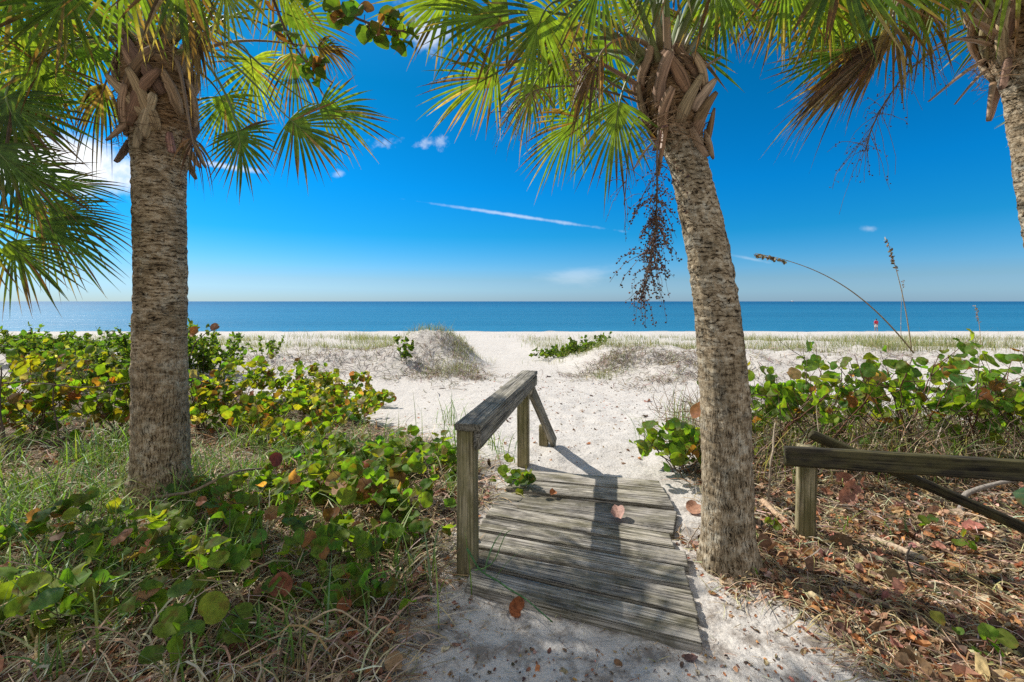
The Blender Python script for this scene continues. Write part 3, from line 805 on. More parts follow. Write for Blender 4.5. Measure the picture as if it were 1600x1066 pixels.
# ------------------------------------------------------------------ timber
def timber(mb, corners_a, corners_b, nl=60, nw=10, gk=None, rough=.003, seed=0, tone=(1, 1, 1)):
    """a sawn beam: corners_a / corners_b are the 4 corners (in order round the section) of the two ends"""
    a = np.asarray(corners_a, float); b = np.asarray(corners_b, float)
    L = np.linalg.norm(b.mean(0) - a.mean(0))
    go = rng.random(3) * 20 if gk is None else gk
    per = []
    for e in range(4):
        p0, p1 = a[e], a[(e + 1) % 4]; q0, q1 = b[e], b[(e + 1) % 4]
        wd = np.linalg.norm(p1 - p0)
        m = max(2, nw if wd > .07 else nw // 2)
        s = np.linspace(0, 1, m + 1)[:-1]
        bev = .006 / max(wd, .02)
        s = np.concatenate([[0.0], [bev], np.linspace(bev, 1 - bev, m)[1:-1], [1 - bev]])
        for si in s: per.append((p0 + (p1 - p0) * si, q0 + (q1 - q0) * si, si))
    A = np.array([p[0] for p in per]); B = np.array([p[1] for p in per]); m = len(per)
    cen_a, cen_b = a.mean(0), b.mean(0)
    S = np.array([p[2] for p in per])
    corner = (S == 0)
    t = np.linspace(0, 1, nl + 1)
    t[0] = 0; 
    V = A[None] * (1 - t)[:, None, None] + B[None] * t[:, None, None]
    cen = cen_a[None] * (1 - t)[:, None] + cen_b[None] * t[:, None]
    rad = V - cen[:, None, :]
    arc = np.concatenate([[0], np.cumsum(np.linalg.norm(np.diff(A, axis=0), axis=1))])
    U, W = np.meshgrid(t * L, arc, indexing='ij')
    gro = fbm(U * 2.2 + seed * 3.1, W * 130 + seed * 7, seed + 2, 3)
    gro = np.minimum(gro, .12)
    ch = np.where(corner, -.006, 0)[None, :] * (1 + .6 * fbm(U * 9, W * 20, seed + 3, 2))
    V = V + norm(rad) * (rough * 2.2 * gro + ch + .003 * fbm(U * 3, W * 8, seed + 6, 2))[..., None]
    # ragged ends
    V[0] += (cen_a - cen_b) / L * (rng.normal(0, .003, m))[:, None]; V[-1] += (cen_b - cen_a) / L * (rng.normal(0, .003, m))[:, None]
    i = np.arange(nl)[:, None] * m; j = np.arange(m)[None, :]
    q = np.stack([i + j, i + (j + 1) % m, i + m + (j + 1) % m, i + m + j], -1).reshape(-1, 4)
    g = np.stack([U, W, np.zeros_like(U)], -1) + go
    n0 = (nl + 1) * m
    v = np.concatenate([V.reshape(-1, 3), cen_a[None], cen_b[None]])
    g = np.concatenate([g.reshape(-1, 3), go[None], go[None] + .1])
    tri = [[n0, (k + 1) % m, k] for k in range(m)] + [[n0 + 1, nl * m + k, nl * m + (k + 1) % m] for k in range(m)]
    mb.add(v, q, tri, tone, g)

def beam(mb, p0, p1, w, h, up=(0, 0, 1), nl=50, nw=8, rough=.002, seed=0):
    """w across (side), h along up"""
    p0 = np.asarray(p0, float); p1 = np.asarray(p1, float)
    d = norm(p1 - p0); s = norm(np.cross(d, np.asarray(up, float))); u = np.cross(s, d)
    c = [(-1, -1), (1, -1), (1, 1), (-1, 1)]
    ca = [p0 + s * w / 2 * a + u * h / 2 * b for a, b in c]; cb = [p1 + s * w / 2 * a + u * h / 2 * b for a, b in c]
    timber(mb, ca, cb, nl, nw, rough=rough, seed=seed)

# boardwalk
EL = [(731, 917), (742, 884), (742, 855), (747, 829), (757, 806), (771, 787), (787, 765), (800, 748), (813, 732)]
ER = [(1099, 1009), (1087, 963), (1074, 919), (1064, 884), (1058, 857), (1048, 833), (1054, 794), (1041, 770), (1028, 750)]
DZ = .048
def onz(px, py, z=DZ):
    Y = (CAMZ - z) * F / (py - 471); return np.array([(px - 800) / F * Y, Y, z])
mb = MB(); EX = [0, 0, .004, -.002, .002, -.012, .006, 0]
for k in range(8):
    l0, r0, l1, r1 = onz(*EL[k]), onz(*ER[k]), onz(*EL[k + 1]), onz(*ER[k + 1])
    gp = .013
    dl = norm(l1 - l0); dr_ = norm(r1 - r0); dw = norm(r0 - l0)
    l0 = l0 + dl * gp; r0 = r0 + dr_ * gp; l1 = l1 - dl * gp; r1 = r1 - dr_ * gp
    jl, jr = rng.normal(0, .012), rng.normal(0, .012)
    l0, l1 = l0 + dw * jl, l1 + dw * jl; r0, r1 = r0 + dw * jr, r1 + dw * jr
    zz = np.array([0, 0, EX[k]]); ti = np.array([0, 0, rng.normal(0, .004)])
    th = np.array([0, 0, -.060])
    ca = [l0 + zz + ti, l1 + zz, l1 + zz + th, l0 + zz + ti + th]; cb = [r0 + zz - ti, r1 + zz, r1 + zz + th, r0 + zz - ti + th]
    timber(mb, ca, cb, 150, 24, rough=.005, seed=40 + k, tone=np.array([1, .98, .95]) * (1.0, .82, 1.12, .9, 1.15, .78, 1.0, 1.1)[k])
bw = empty('boardwalk', onz(900, 860, 0), 'weathered grey plank boardwalk lying on the sand between the two palms', 'boardwalk')
mb.build('deck', M_deck, bw)
for (ax, ay, bx, by) in ((778, 900, 830, 745), (1050, 985, 1010, 765)):
    sb = MB(); a = onz(ax, ay, 0); b = onz(bx, by, 0); a[2] = b[2] = -.06
    beam(sb, a, b, .05, .09, seed=61); sb.build('stringer', M_post, bw)

# left handrail
RT = .89
def rl(px, py): return onz(px, py, RT)
cn, cf = (rl(709, 660) + rl(752, 666)) / 2, (rl(815, 578) + rl(841, 580)) / 2
dv = norm(cf - cn); sv = np.array([dv[1], -dv[0], 0])
hr = empty('handrail', (cn[0], cn[1], 0), 'grey wooden handrail on mossy posts along the near left side of the boardwalk', 'handrail')
wC = .160
mb = MB(); dn = np.array([0, 0, -.020]); beam(mb, cn + dn, cf + dn, wC, .040, nl=110, nw=20, rough=.004, seed=3); mb.build('top_rail', M_rail, hr)
mb = MB(); o_ = sv * (wC / 2 - .024) + np.array([0, 0, -.0425 - .052])
beam(mb, cn + o_ + dv * .01, cf + o_ - dv * .01, .042, .104, nl=90, nw=12, rough=.0025, seed=5); mb.build('side_rail', M_rail, hr)
def post(px0, px1, basey, topz, parent, y_off=0., w=.112, mat=None, along=None, seed=1):
    Y = CAMZ * F / (basey - 471) + w / 2; X = ((px0 + px1) / 2 - 800) / F * Y
    g0 = min(0, gz(X, Y)) - .15
    mb = MB(); beam(mb, (X, Y, g0), (X, Y, topz), w, w, up=(along if along is not None else dv), nl=60, nw=9, seed=seed)
    mb.build('post', mat or M_post, parent); return X, Y
nb = cn + dv * .075 - sv * .022
mb = MB(); beam(mb, (nb[0], nb[1], -.15), (nb[0], nb[1], RT - .042), .105, .112, up=dv, nl=60, nw=9, seed=11); mb.build('post', M_post, hr)
fb = cf - dv * .24 - sv * .022
mb = MB(); beam(mb, (fb[0], fb[1], -.2), (fb[0], fb[1], RT - .042), .105, .112, up=dv, nl=60, nw=9, seed=12); mb.build('post', M_post, hr)
mb = MB(); b0 = np.array([fb[0] + .085, fb[1] + .12, .70]); b1 = np.array([.475, 5.12, gz(.475, 5.12) + .03])
beam(mb, b0, b1, .042, .135, up=(.1, .45, 1), nl=60, nw=12, seed=13); mb.build('brace', M_rail, hr)
mb = MB(); beam(mb, (.36, 5.14, -.2), (.36, 5.14, .20), .10, .10, up=dv, nl=20, seed=14); mb.build('foot_block', M_post, hr)

# right handrail, half fallen
rr2 = empty('handrail', (1.98, 3.02, 0), 'low dark broken handrail on one post at the right, over the leaf litter', 'handrail')
a = P(1226, 712, 2.98); b = P(1700, 742, 2.62)
mb = MB(); beam(mb, a, b, .045, .125, nl=90, nw=12, seed=21); mb.build('rail', M_darkrail, rr2)
pd = norm(np.array([.45, .9, 0]))
mb = MB(); beam(mb, (1.99, 3.10, -.15), (2.00, 3.085, .615), .112, .112, up=pd, nl=60, nw=9, seed=22); mb.build('post', M_post, rr2)
a = P(1266, 678, 3.34); b = np.array([3.55, 2.95, .03])
mb = MB(); beam(mb, a, b, .036, .068, up=(.2, -.3, 1), nl=80, nw=9, seed=23)
tag(mb.build('fallen_plank', M_darkrail), 'narrow dark plank fallen aslant behind the low right handrail', 'plank')

# ------------------------------------------------------------------ leaves
def leaf_template():
    k = 14; a = np.linspace(0, 2 * np.pi, k, endpoint=False)
    def ring(r, drop):
        x = np.sin(a) * r; y = -np.cos(a) * r
        notch = 1 - .28 * np.exp(-((np.minimum(a, 2 * np.pi - a)) / .35) ** 2)
        return np.stack([x * 1.02, y * notch * .96, drop * np.ones(k)], -1)
    v = np.concatenate([[[0, 0, 0]], ring(.5, .0), ring(1.0, .0)])
    tri = [[0, 1 + i, 1 + (i + 1) % k] for i in range(k)]
    q = [[1 + i, 1 + k + i, 1 + k + (i + 1) % k, 1 + (i + 1) % k] for i in range(k)]
    return v, np.array(q), np.array(tri)
LT = leaf_template()

def add_leaves(mb, centres, normals, size, col, cup=None, crumple=.05, tmpl=LT, axis=None, elong=1.0):
    """leaves whose stalk end is at the -y notch; centres (n,3)"""
    n = len(centres)
    if n == 0: return
    v, q, tri = tmpl; k = len(v)
    nn = norm(normals)
    ax = rng.normal(0, 1, (n, 3)) if axis is None else axis
    y = norm(ax - nn * np.sum(ax * nn, 1, keepdims=True)); x = np.cross(y, nn)
    cup = rng.normal(.0, .30, n) if cup is None else cup
    fold = np.abs(rng.normal(0, .30, n))
    wav = rng.normal(0, .10, (n, 2)); vang = np.arctan2(v[:, 0], v[:, 1])
    lv = np.repeat(v[None], n, 0)
    lv = lv * np.array([1, elong, 1])
    r2 = (v[:, 0] ** 2 + v[:, 1] ** 2)
    lv[..., 2] = cup[:, None] * r2[None] + fold[:, None] * np.abs(v[None, :, 0]) + rng.normal(0, crumple, (n, k)) * np.sqrt(r2)[None] + (rng.normal(0, .22, n)[:, None] * (v[:, 0] * v[:, 1])[None]) + r2[None] * (wav[:, :1] * np.sin(3 * vang)[None] + wav[:, 1:] * np.cos(4 * vang)[None])
    lv[..., 0] *= rng.uniform(.82, 1.05, n)[:, None]
    lv = lv * size[:, None, None]
    W = centres[:, None, :] + lv[..., 0:1] * x[:, None] + lv[..., 1:2] * y[:, None] + lv[..., 2:3] * nn[:, None]
    off = (np.arange(n) * k)[:, None, None]
    Q = (q[None] + off).reshape(-1, 4) if len(q) else None; T = (tri[None] + off).reshape(-1, 3)
    C = np.repeat(col[:, None, :], k, 1)
    G = np.repeat(v[None], n, 0)
    mb.add(W.reshape(-1, 3), Q, T, C.reshape(-1, 3), G.reshape(-1, 3))

PAL_G = [(.115, .185, .03, 5), (.155, .215, .032, 4), (.19, .215, .032, 2.5), (.08, .14, .035, 2.5), (.24, .10, .045, .6), (.36, .19, .12, .5)]
PAL_Y = [(.135, .195, .024, 4.5), (.19, .205, .024, 4), (.25, .20, .025, 1.8), (.085, .145, .027, 4), (.20, .085, .03, 1.1), (.36, .28, .20, .8), (.28, .13, .075, .6)]

def sea_grape(label, base, height, spread, nstem, nleaf, size, pal=PAL_G, lean=(0, 0), group='sea grape plants', top=.45, twigs=4, flat=False, name='sea_grape', stemr=.007, low=.35):
    bx, by = base; bz = gz(bx, by)
    o = empty(name, (bx, by, bz), label, 'sea grape', group)
    sm = MB(); fm = MB()
    per = max(1, nleaf // nstem)
    for s_ in range(nstem):
        a = s_ * 2.4 + rng.normal(0, .5)
        reach = spread * math.sqrt(rng.uniform(.05, 1))
        hh = height * rng.uniform(.55, 1.0)
        st = np.array([bx + rng.normal(0, .05), by + rng.normal(0, .05), bz - .04])
        e = np.array([bx + lean[0] + math.cos(a) * reach, by + lean[1] + math.sin(a) * reach, 0])
        e[2] = max(bz + hh, gz(e[0], e[1]) + .08)
        m1 = lerp(st, e, .35) + np.array([rng.normal(0, .06), rng.normal(0, .06), hh * rng.uniform(0, .25)])
        m2 = lerp(st, e, .7) + np.array([rng.normal(0, .08), rng.normal(0, .08), hh * rng.uniform(-.15, .2)])
        path = bez(st, m1, m2, e, 14) + rng.normal(0, .008, (14, 3))
        tc = pick([(.11, .075, .05, 2), (.16, .12, .085, 1), (.13, .06, .035, 1)], 1)[0]
        tube(sm, path, np.linspace(stemr, stemr * .35, 14), 5, tc)
        # side twigs
        ends = [(path, low)]
        for _ in range(twigs):
            i = rng.integers(4, 12)
            p0 = path[i]; dd = norm(rng.normal(0, 1, 3) + np.array([0, 0, .5])); l = rng.uniform(.08, .22) * (height / .8 + .4)
            tp = bez(p0, p0 + dd * l * .4, p0 + dd * l * .7 + np.array([0, 0, .02]), p0 + dd * l + np.array([0, 0, .05]), 7)
            tube(sm, tp, np.linspace(stemr * .5, stemr * .25, 7), 4, tc)
            ends.append((tp, .3))
        nl = max(1, int(per * 1.5 * rng.uniform(.75, 1.25)))
        ci = rng.choice(len(ends), nl, p=np.array([1.6] + [1] * (len(ends) - 1)) / (len(ends) + .6))
        cs = []; ns = []; ax = []
        for c in ci:
            pth, lo = ends[c]
            u = lerp(lo, 1, rng.random() ** .75) * (len(pth) - 1); i = min(int(u), len(pth) - 2)
            p = lerp(pth[i], pth[i + 1], u - i)
            out = norm(rng.normal(0, 1, 3) + np.array([0, 0, .25]))
            nv = norm(np.array([0, -.22, .9]) + rng.normal(0, .42, 3)) if flat and rng.random() < .75 else norm(np.array([0, -.25, .55]) + rng.normal(0, .6, 3))
            cs.append(p + out * size * rng.uniform(.7, 1.1)); ns.append(nv); ax.append(out)
        cs = np.array(cs); ns = np.array(ns); ax = np.array(ax)
        cs[:, 2] = np.maximum(cs[:, 2], ground(cs[:, 0], cs[:, 1]) + size * .5)
        add_leaves(fm, cs, ns, size * rng.uniform(.5, 1.1, nl), pick(pal, nl, .18), axis=ax)
    sm.build('stem', M_twig, o); fm.build('foliage', M_grape, o)
    return o

G_L = 'sea grape plants left of the path'
G_R = 'sea grape plants right of the path'
# thicket behind the left palm
for lab, b, h, sp, nst, nl, sz in (
        ('yellow green sea grape thicket at the far left edge of the photo', (-6.3, 5.5), 1.0, .75, 14, 150, .070),
        ('sea grape thicket under the hanging palm fronds at the left, with bare dark forks', (-5.55, 5.3), .98, .65, 14, 150, .070),
        ('sunlit sea grape thicket just behind the thick palm, on its left', (-4.75, 5.5), 1.0, .65, 14, 150, .068),
        ('sea grape bush half hidden by the trunk of the thick straight palm', (-4.05, 5.9), .95, .6, 12, 110, .065),
        ('sea grape bush in the second row behind the left edge thicket', (-7.0, 6.9), 1.05, .8, 12, 120, .070),
        ('sea grape bush in the second row behind the left palm', (-5.7, 7.1), .95, .8, 12, 120, .068)):
    sea_grape(lab, b, h, sp, nst, nl, sz, PAL_Y, group=G_L, low=.25)
# sparse yellow plants stepping down to the bare sand right of the left palm
for lab, b, h, sp, nst, nl in (
        ('sea grape right of the thick palm trunk with two leaves on a long twig', (-4.55, 7.6), .82, .7, 14, 130),
        ('yellowing sea grape beyond the thick palm, in front of the dune', (-4.0, 8.5), .60, .8, 16, 170),
        ('yellowing sea grape midway between the thick palm and the bare dune', (-3.3, 8.2), .46, .8, 16, 160),
        ('low sea grape runner with brown leaves creeping onto the dune sand', (-2.45, 7.7), .28, .7, 12, 100),
        ('low yellow sea grape at the foot of the bare dune, beside the straw', (-3.2, 7.0), .42, .8, 16, 160),
        ('yellow sea grape in dry grass a few steps behind the thick palm', (-3.4, 6.0), .45, .8, 16, 150),
        ('small yellow sea grape between the straw patch and the sand', (-2.4, 6.5), .32, .7, 12, 110),
        ('sea grape hugging the ground behind the trunk of the thick palm', (-2.5, 5.2), .36, .75, 13, 110)):
    sea_grape(lab, b, h, sp, nst, nl, .062, PAL_Y, group=G_L, stemr=.005)
# foreground vines
for lab, b, h, sp, nst, nl, sz in (
        ('green sea grape vine right beside the thick palm base', (-1.75, 3.55), .36, .55, 12, 75, .066),
        ('green sea grape with large round leaves left of the near handrail post', (-.95, 3.5), .46, .5, 13, 85, .070),
        ('sea grape in mixed yellow and green just behind the near handrail post', (-.75, 4.25), .30, .5, 11, 75, .060),
        ('low sea grape with a dark red leaf between thick palm and handrail', (-1.55, 4.3), .36, .6, 12, 85, .062),
        ('sea grape vine with wide dark leaves in the shade in front of the thick palm', (-1.75, 2.75), .32, .5, 10, 46, .072),
        ('sea grape trailing through the shaded straw mid foreground', (-1.05, 2.72), .30, .40, 7, 24, .070),
        ('glossy sea grape sprig low in the bottom left corner', (-2.25, 2.22), .30, .40, 8, 26, .078),
        ('sea grape sprig with a rusty leaf in the dark shade near the bottom', (-.72, 2.28), .26, .28, 5, 10, .070),
        ('sea grape vine with blue green leaves at the left in front of the tall grass', (-2.45, 2.9), .30, .45, 9, 34, .068),
        ('sea grape with small pale leaves directly before the thick palm base', (-2.2, 3.3), .26, .4, 8, 34, .055),
        ('sea grape trailing over straw between the shade and the near post', (-.85, 3.0), .30, .42, 9, 44, .062),
        ('sea grape at the far left edge of the near straw', (-3.1, 2.75), .30, .45, 8, 34, .066),
        ('sea grape with flat green leaves in the straw just above the bottom left corner', (-1.95, 2.45), .26, .40, 9, 34, .060),
        ('sea grape with green leaves in the straw below the shaded vines', (-1.1, 2.35), .24, .36, 8, 26, .058),
        ('lone sea grape shoot in the straw at the bottom edge', (-1.45, 2.05), .22, .30, 5, 10, .070),
        ('little sea grape sprout under the handrail between its two posts', (-.02, 3.85), .18, .22, 5, 16, .055)):
    sea_grape(lab, b, h * .85, sp * 1.15, int(nst * 1.3), int(nl * 1.25), sz * .92, PAL_G, group=G_L, stemr=.005, twigs=2, flat=True)
# right side
sea_grape('bright green sea grape bush leaning over the sand left of the leaning palm', (1.62, 4.2), .50, .42, 14, 95, .072, PAL_G, lean=(-.12, 0), group=G_R, twigs=3)
for lab, b, h, sp, nst, nl, sz in (
        ('sea grape thicket directly behind the leaning palm, to its right', (2.55, 4.6), 1.08, 0.65, 12, 78, .072),
        ('sea grape thicket with orange leaves above the end of the dark rail', (3.2, 4.7), 1.06, 0.70, 12, 81, .074),
        ('sea grape thicket at the base of the tall seed stalks', (3.95, 4.6), 1.10, 0.70, 12, 81, .074),
        ('sea grape thicket over the middle of the dark rail', (4.55, 4.5), 1.02, 0.65, 12, 78, .074),
        ('sea grape thicket with a big mottled leaf at the right edge', (5.1, 4.4), 1.06, 0.70, 12, 85, .076),
        ('sea grape bush in the second row at the right edge', (6.0, 5.6), 1.05, .8, 12, 110, .074),
        ('sea grape bush in the second row behind the seed stalks', (4.2, 5.9), .9, .8, 12, 90, .070)):
    sea_grape(lab, b, h, sp, nst, nl, sz, PAL_G, group=G_R, low=.5, stemr=.009)
sea_grape('blue green sea grape leaf poking in over the dark rail at the right edge', (3.3, 2.72), .82, .20, 3, 7, .085, [(.05, .10, .05, 1)], group=G_R, twigs=1)
sea_grape('small green seedling in the brown litter in the bottom right corner', (2.05, 2.02), .18, .10, 3, 6, .046, [(.12, .20, .03, 1)], group=G_R, twigs=0)
sea_grape('tiny seedling beside the mossy post of the low rail', (1.72, 3.12), .26, .08, 3, 6, .040, PAL_G, group=G_R, twigs=0)
sea_grape('tiny seedling in litter under the dark rail', (2.75, 2.85), .18, .12, 3, 7, .035, PAL_G, group=G_R, twigs=0)

# small-leaved beach shrubs
def shrub(label, base, h, sp, nst, nl, size=.028, pal=None, yscale=1.0):
    pal = pal or [(.08, .135, .025, 3), (.11, .15, .03, 2), (.055, .10, .025, 2)]
    bx, by = base; bz = gz(bx, by)
    o = empty('beach_shrub', (bx, by, bz), label, 'shrub', 'small leaved shrubs on the dunes')
    sm = MB(); fm = MB()
    for s_ in range(nst):
        a = rng.uniform(0, 6.28); rch = sp * math.sqrt(rng.random()); hh = h * rng.uniform(.45, 1)
        x1, y1 = bx + math.cos(a) * rch, by + math.sin(a) * rch * yscale
        st = np.array([lerp(bx, x1, .5), lerp(by, y1, .5), 0]); st[2] = gz(st[0], st[1]) - .02
        e = np.array([x1, y1, gz(x1, y1) + hh])
        p = bez(st, st + (e - st) * .3 + np.array([0, 0, .05]), st + (e - st) * .7, e, 8)
        tube(sm, p, np.linspace(.006, .002, 8), 4, (.10, .08, .05))
        n = max(3, int(nl / nst * rng.uniform(.7, 1.3)))
        u = rng.uniform(.25, 1.0, n) * 7; i = np.minimum(u.astype(int), 6)
        c = p[i] + (p[i + 1] - p[i]) * (u - i)[:, None]
        d = norm(rng.normal(0, 1, (n, 3)) + np.array([0, 0, .6]))
        add_leaves(fm, c + d * size * 1.2, norm(rng.normal(0, .7, (n, 3)) + np.array([0, -.2, .5])), size * rng.uniform(.6, 1.2, n) * np.ones(n), pick(pal, n, .15), axis=d, elong=1.7)
    sm.build('stem', M_twig, o); fm.build('foliage', M_grape, o)
shrub('green shrub spreading on the dune crest left of the leaning palm', (1.55, 15.4), .42, 1.0, 26, 420, .042)
shrub('upright leafy shrub on the dune beside the hanging berry stalk', (2.55, 15.4), .62, .8, 26, 330, .042)
shrub('slender young shrub growing on the side of the bare dune mound', (-2.72, 11.7), .62, .28, 9, 90, .040)
for k, (lab, x, y, h) in enumerate((
        ('leafy green shrub on the crest at the left edge', -9.6, 10.2, .62),
        ('leafy green shrub on the crest under the lowest palm frond', -8.2, 10.4, .80),
        ('leafy green shrub on the crest midway to the thick palm', -7.0, 10.3, .74),
        ('leafy green shrub on the crest against the thick trunk', -8.1, 9.0, .55),
        ('pale leafy shrub on the crest at the far left corner of the field', -11.3, 10.8, .62))):
    shrub(lab, (x, y), h * 1.35, 1.0, 50, 1000, .040)
shrub('tuft of dark shrub right of the thick trunk at the sea line', (-6.5, 12.0), .62, .5, 12, 120, .034)

# overhanging sea grape branches above the photo's centre left
def branch(label, pts, nl, size, pal):
    path = np.array(pts); n = 24
    u = np.linspace(0, len(path) - 1, n)
    pp = np.stack([np.interp(u, np.arange(len(path)), path[:, i]) for i in range(3)], 1)
    ker = np.array([.25, .5, .25])
    for _ in range(4): pp[1:-1] = .25 * pp[:-2] + .5 * pp[1:-1] + .25 * pp[2:]
    o = empty('sea_grape_branch', pp[0], label, 'branch', 'sea grape branches hanging in from above')
    sm = MB(); tube(sm, pp, np.linspace(.010, .0035, n), 6, (.13, .075, .05))
    fm = MB(); c = []; ax = []
    for k in range(nl):
        i = int(lerp(3, n - 1, (k + rng.random()) / nl)); i = min(i, n - 1)
        d = norm(rng.normal(0, 1, 3) + np.array([0, 0, -.35])); c.append(pp[i] + d * size * 1.25); ax.append(d)
        tube(sm, np.stack([pp[i], pp[i] + d * size * .6]), .0022, 4, (.16, .07, .04), cap=False)
    c = np.array(c); ax = np.array(ax)
    nr = norm(rng.normal(0, .6, (nl, 3)) + np.array([0, -.7, .3]))
    add_leaves(fm, c, nr, size * rng.uniform(.7, 1.15, nl), pick(pal, nl, .15), axis=ax)
    sm.build('stem', M_twig, o); fm.build('foliage', M_grape, o)
PAL_B = [(.055, .10, .018, 4), (.08, .12, .018, 2), (.16, .065, .035, 1.4), (.05, .085, .025, 2)]
branch('leafy sea grape branch hanging into the sky at the top, its tip furthest right', [P(380, -90, 2.3), P(480, -20, 2.3), P(545, 25, 2.3), P(600, 45, 2.3), P(638, 50, 2.3)], 46, .052, PAL_B)
branch('sea grape branch dangling lower over the fronds, with reddish tip leaves', [P(380, -90, 2.3), P(420, -20, 2.4), P(450, 60, 2.45), P(480, 100, 2.45), P(520, 130, 2.45)], 26, .046, PAL_B)

# ------------------------------------------------------------------ grass, straw, litter
def scatter(n, y0, y1, xl, xr, pw=1.0):
    """positions, denser near the camera"""
    t = rng.random(n)
    y = (y0 ** (1 - pw) + t * (y1 ** (1 - pw) - y0 ** (1 - pw))) ** (1 / (1 - pw)) if pw != 1 else y0 * (y1 / y0) ** t
    a, b = xl(y), xr(y)
    return a + (b - a) * rng.random(n), y

def blades(mb, x, y, h, w, pal, reach=.6, K=5, col2=None, sink=.02):
    n = len(x); z = ground(x, y) - sink
    a = rng.uniform(0, 2 * np.pi, n); d = np.stack([np.cos(a), np.sin(a), np.zeros(n)], -1)
    t = np.linspace(0, 1, K)
    hh = h * rng.uniform(.5, 1.15, n); rc_ = hh * reach * rng.uniform(.2, 1.4, n)
    dr = rng.uniform(0, .75, n)
    pts = np.stack([x, y, z], -1)[:, None, :] + d[:, None, :] * (rc_[:, None] * t ** 1.7)[..., None]
    pts[..., 2] += hh[:, None] * (t * (1 + .3 * dr[:, None]) - dr[:, None] * t ** 2.6)
    sd = np.stack([-np.sin(a), np.cos(a), np.zeros(n)], -1)[:, None, :] + np.zeros((1, K, 1)) + rng.normal(0, .35, (n, 1, 3)) * t[None, :, None]
    hw = (w * rng.uniform(.6, 1.2, n))[:, None] * np.interp(t, [0, .3, .7, 1], [.7, 1, .7, .06])
    c = pick(pal, n, .15)[:, None, :] * (.85 + .35 * t)[None, :, None]
    ribbons(mb, pts, norm(sd), hw, c)

def strands(mb, x, y, ln, w, pal, lift=.05, K=6, curv=.5, rise=0.0):
    n = len(x); a = rng.uniform(0, 2 * np.pi, n); t = np.linspace(0, 1, K)
    L = ln * rng.uniform(.4, 1.3, n); k = rng.normal(0, curv, n)
    ang = a[:, None] + k[:, None] * t
    px = x[:, None] + np.cumsum(np.cos(ang), 1) * (L / K)[:, None]; py = y[:, None] + np.cumsum(np.sin(ang), 1) * (L / K)[:, None]
    pz = ground(px, py) + .006 + (lift * np.abs(rng.normal(0, 1, n)))[:, None] * np.sin(np.pi * t * rng.uniform(.5, 1, n)[:, None]) + rise * (L * np.abs(rng.normal(0, 1, n)))[:, None] * t
    pts = np.stack([px, py, pz], -1)
    sd = np.stack([-np.sin(ang), np.cos(ang), rng.normal(0, .5, n)[:, None] + 0 * ang], -1)
    hw = (w * rng.uniform(.5, 1.3, n))[:, None] * np.interp(t, [0, .2, .8, 1], [.5, 1, .9, .3])
    c = pick(pal, n, .2)[:, None, :] * np.ones((1, K, 1))
    ribbons(mb, pts, norm(sd), hw, c)

STRAW = [(.46, .36, .22, 4), (.34, .24, .13, 3), (.56, .48, .34, 2), (.20, .13, .08, 2), (.28, .26, .11, 1)]
GRS = [(.18, .26, .05, 4), (.13, .21, .05, 4), (.26, .31, .075, 2), (.14, .22, .09, 2)]
DUNEG = [(.20, .20, .08, 3), (.30, .26, .14, 3), (.13, .16, .05, 3), (.36, .31, .20, 1.5)]

def keep(x, y, thr=.4, inv=False):
    z = zone(x, y); k = (z > thr * rng.uniform(.3, 1.7, len(x)))
    if inv: k = ~k
    return x[k], y[k]
XL = lambda y: -1.25 * y - .4
ZL = lambda y: np.full_like(y, -.0)
# left field: flattened straw
mb = MB()
x, y = scatter(26000, 1.5, 9.5, XL, ZL, 1.3); x, y = keep(x, y)
strands(mb, x, y, .26 + .02 * y, .0019 + .0003 * y, STRAW, .035, curv=.8)
x, y = scatter(3800, 1.5, 6, XL, ZL, 1.2); x, y = keep(x, y, .7)
strands(mb, x, y, .42, .0042, STRAW, .07, curv=1.0, rise=.12)
tag(mb.build('dry_grass', M_straw, smooth=False), 'flattened straw covering the ground left of the boardwalk', 'dry grass', kind='stuff')
# left field: green grass in clumps
mb = MB()
cx, cy = scatter(430, 1.7, 9, XL, lambda y: np.interp(y, [1, 4, 5, 9], [-.4, -.25, -.6, -4]), 1.2); cx, cy = keep(cx, cy, .6)
clump = (vn(cx * .9, cy * .9, 77) > -.12) & ((cy > 2.8) | (rng.random(len(cx)) < .22) | (cx < -2.2)); cx, cy = cx[clump], cy[clump]
nb_ = rng.integers(6, 20, len(cx))
x = np.repeat(cx, nb_) + rng.normal(0, .05, nb_.sum()); y = np.repeat(cy, nb_) + rng.normal(0, .05, nb_.sum())
blades(mb, x, y, .30, .0052, GRS, .75, 6)
for (bx, by, nn, hh) in ((-2.45, 3.5, 80, .42), (-3.15, 3.5, 70, .42), (-2.3, 3.95, 70, .45), (-.75, 2.6, 22, .42), (-1.3, 4.6, 36, .42), (-.35, 2.45, 12, .40), (-1.9, 2.15, 12, .40), (-2.7, 2.5, 50, .40), (-3.4, 3.0, 60, .42), (-.35, 5.0, 20, .40), (-1.25, 5.1, 26, .42), (-.7, 5.4, 20, .45), (.0, 4.7, 14, .34), (-.9, 6.2, 26, .5), (-4.1, 4.5, 120, .5), (-5.0, 4.2, 120, .5), (-3.3, 3.9, 90, .42), (-2.9, 4.2, 70, .4), (-3.6, 3.3, 80, .42), (-2.75, 3.1, 60, .36), (-3.9, 3.7, 80, .42), (-3.0, 2.6, 36, .34), (-2.2, 4.5, 60, .4), (-1.9, 4.9, 60, .42), (-1.6, 2.6, 26, .36), (-.9, 2.2, 20, .32), (-2.2, 2.6, 30, .38), (-1.3, 3.0, 24, .34), (-1.3, 3.9, 30, .36), (-.65, 4.7, 24, .36), (-2.9, 5.0, 60, .4)):
    blades(mb, bx + rng.normal(0, .13, nn), by + rng.normal(0, .12, nn), hh, .0055, GRS, .75, 7)
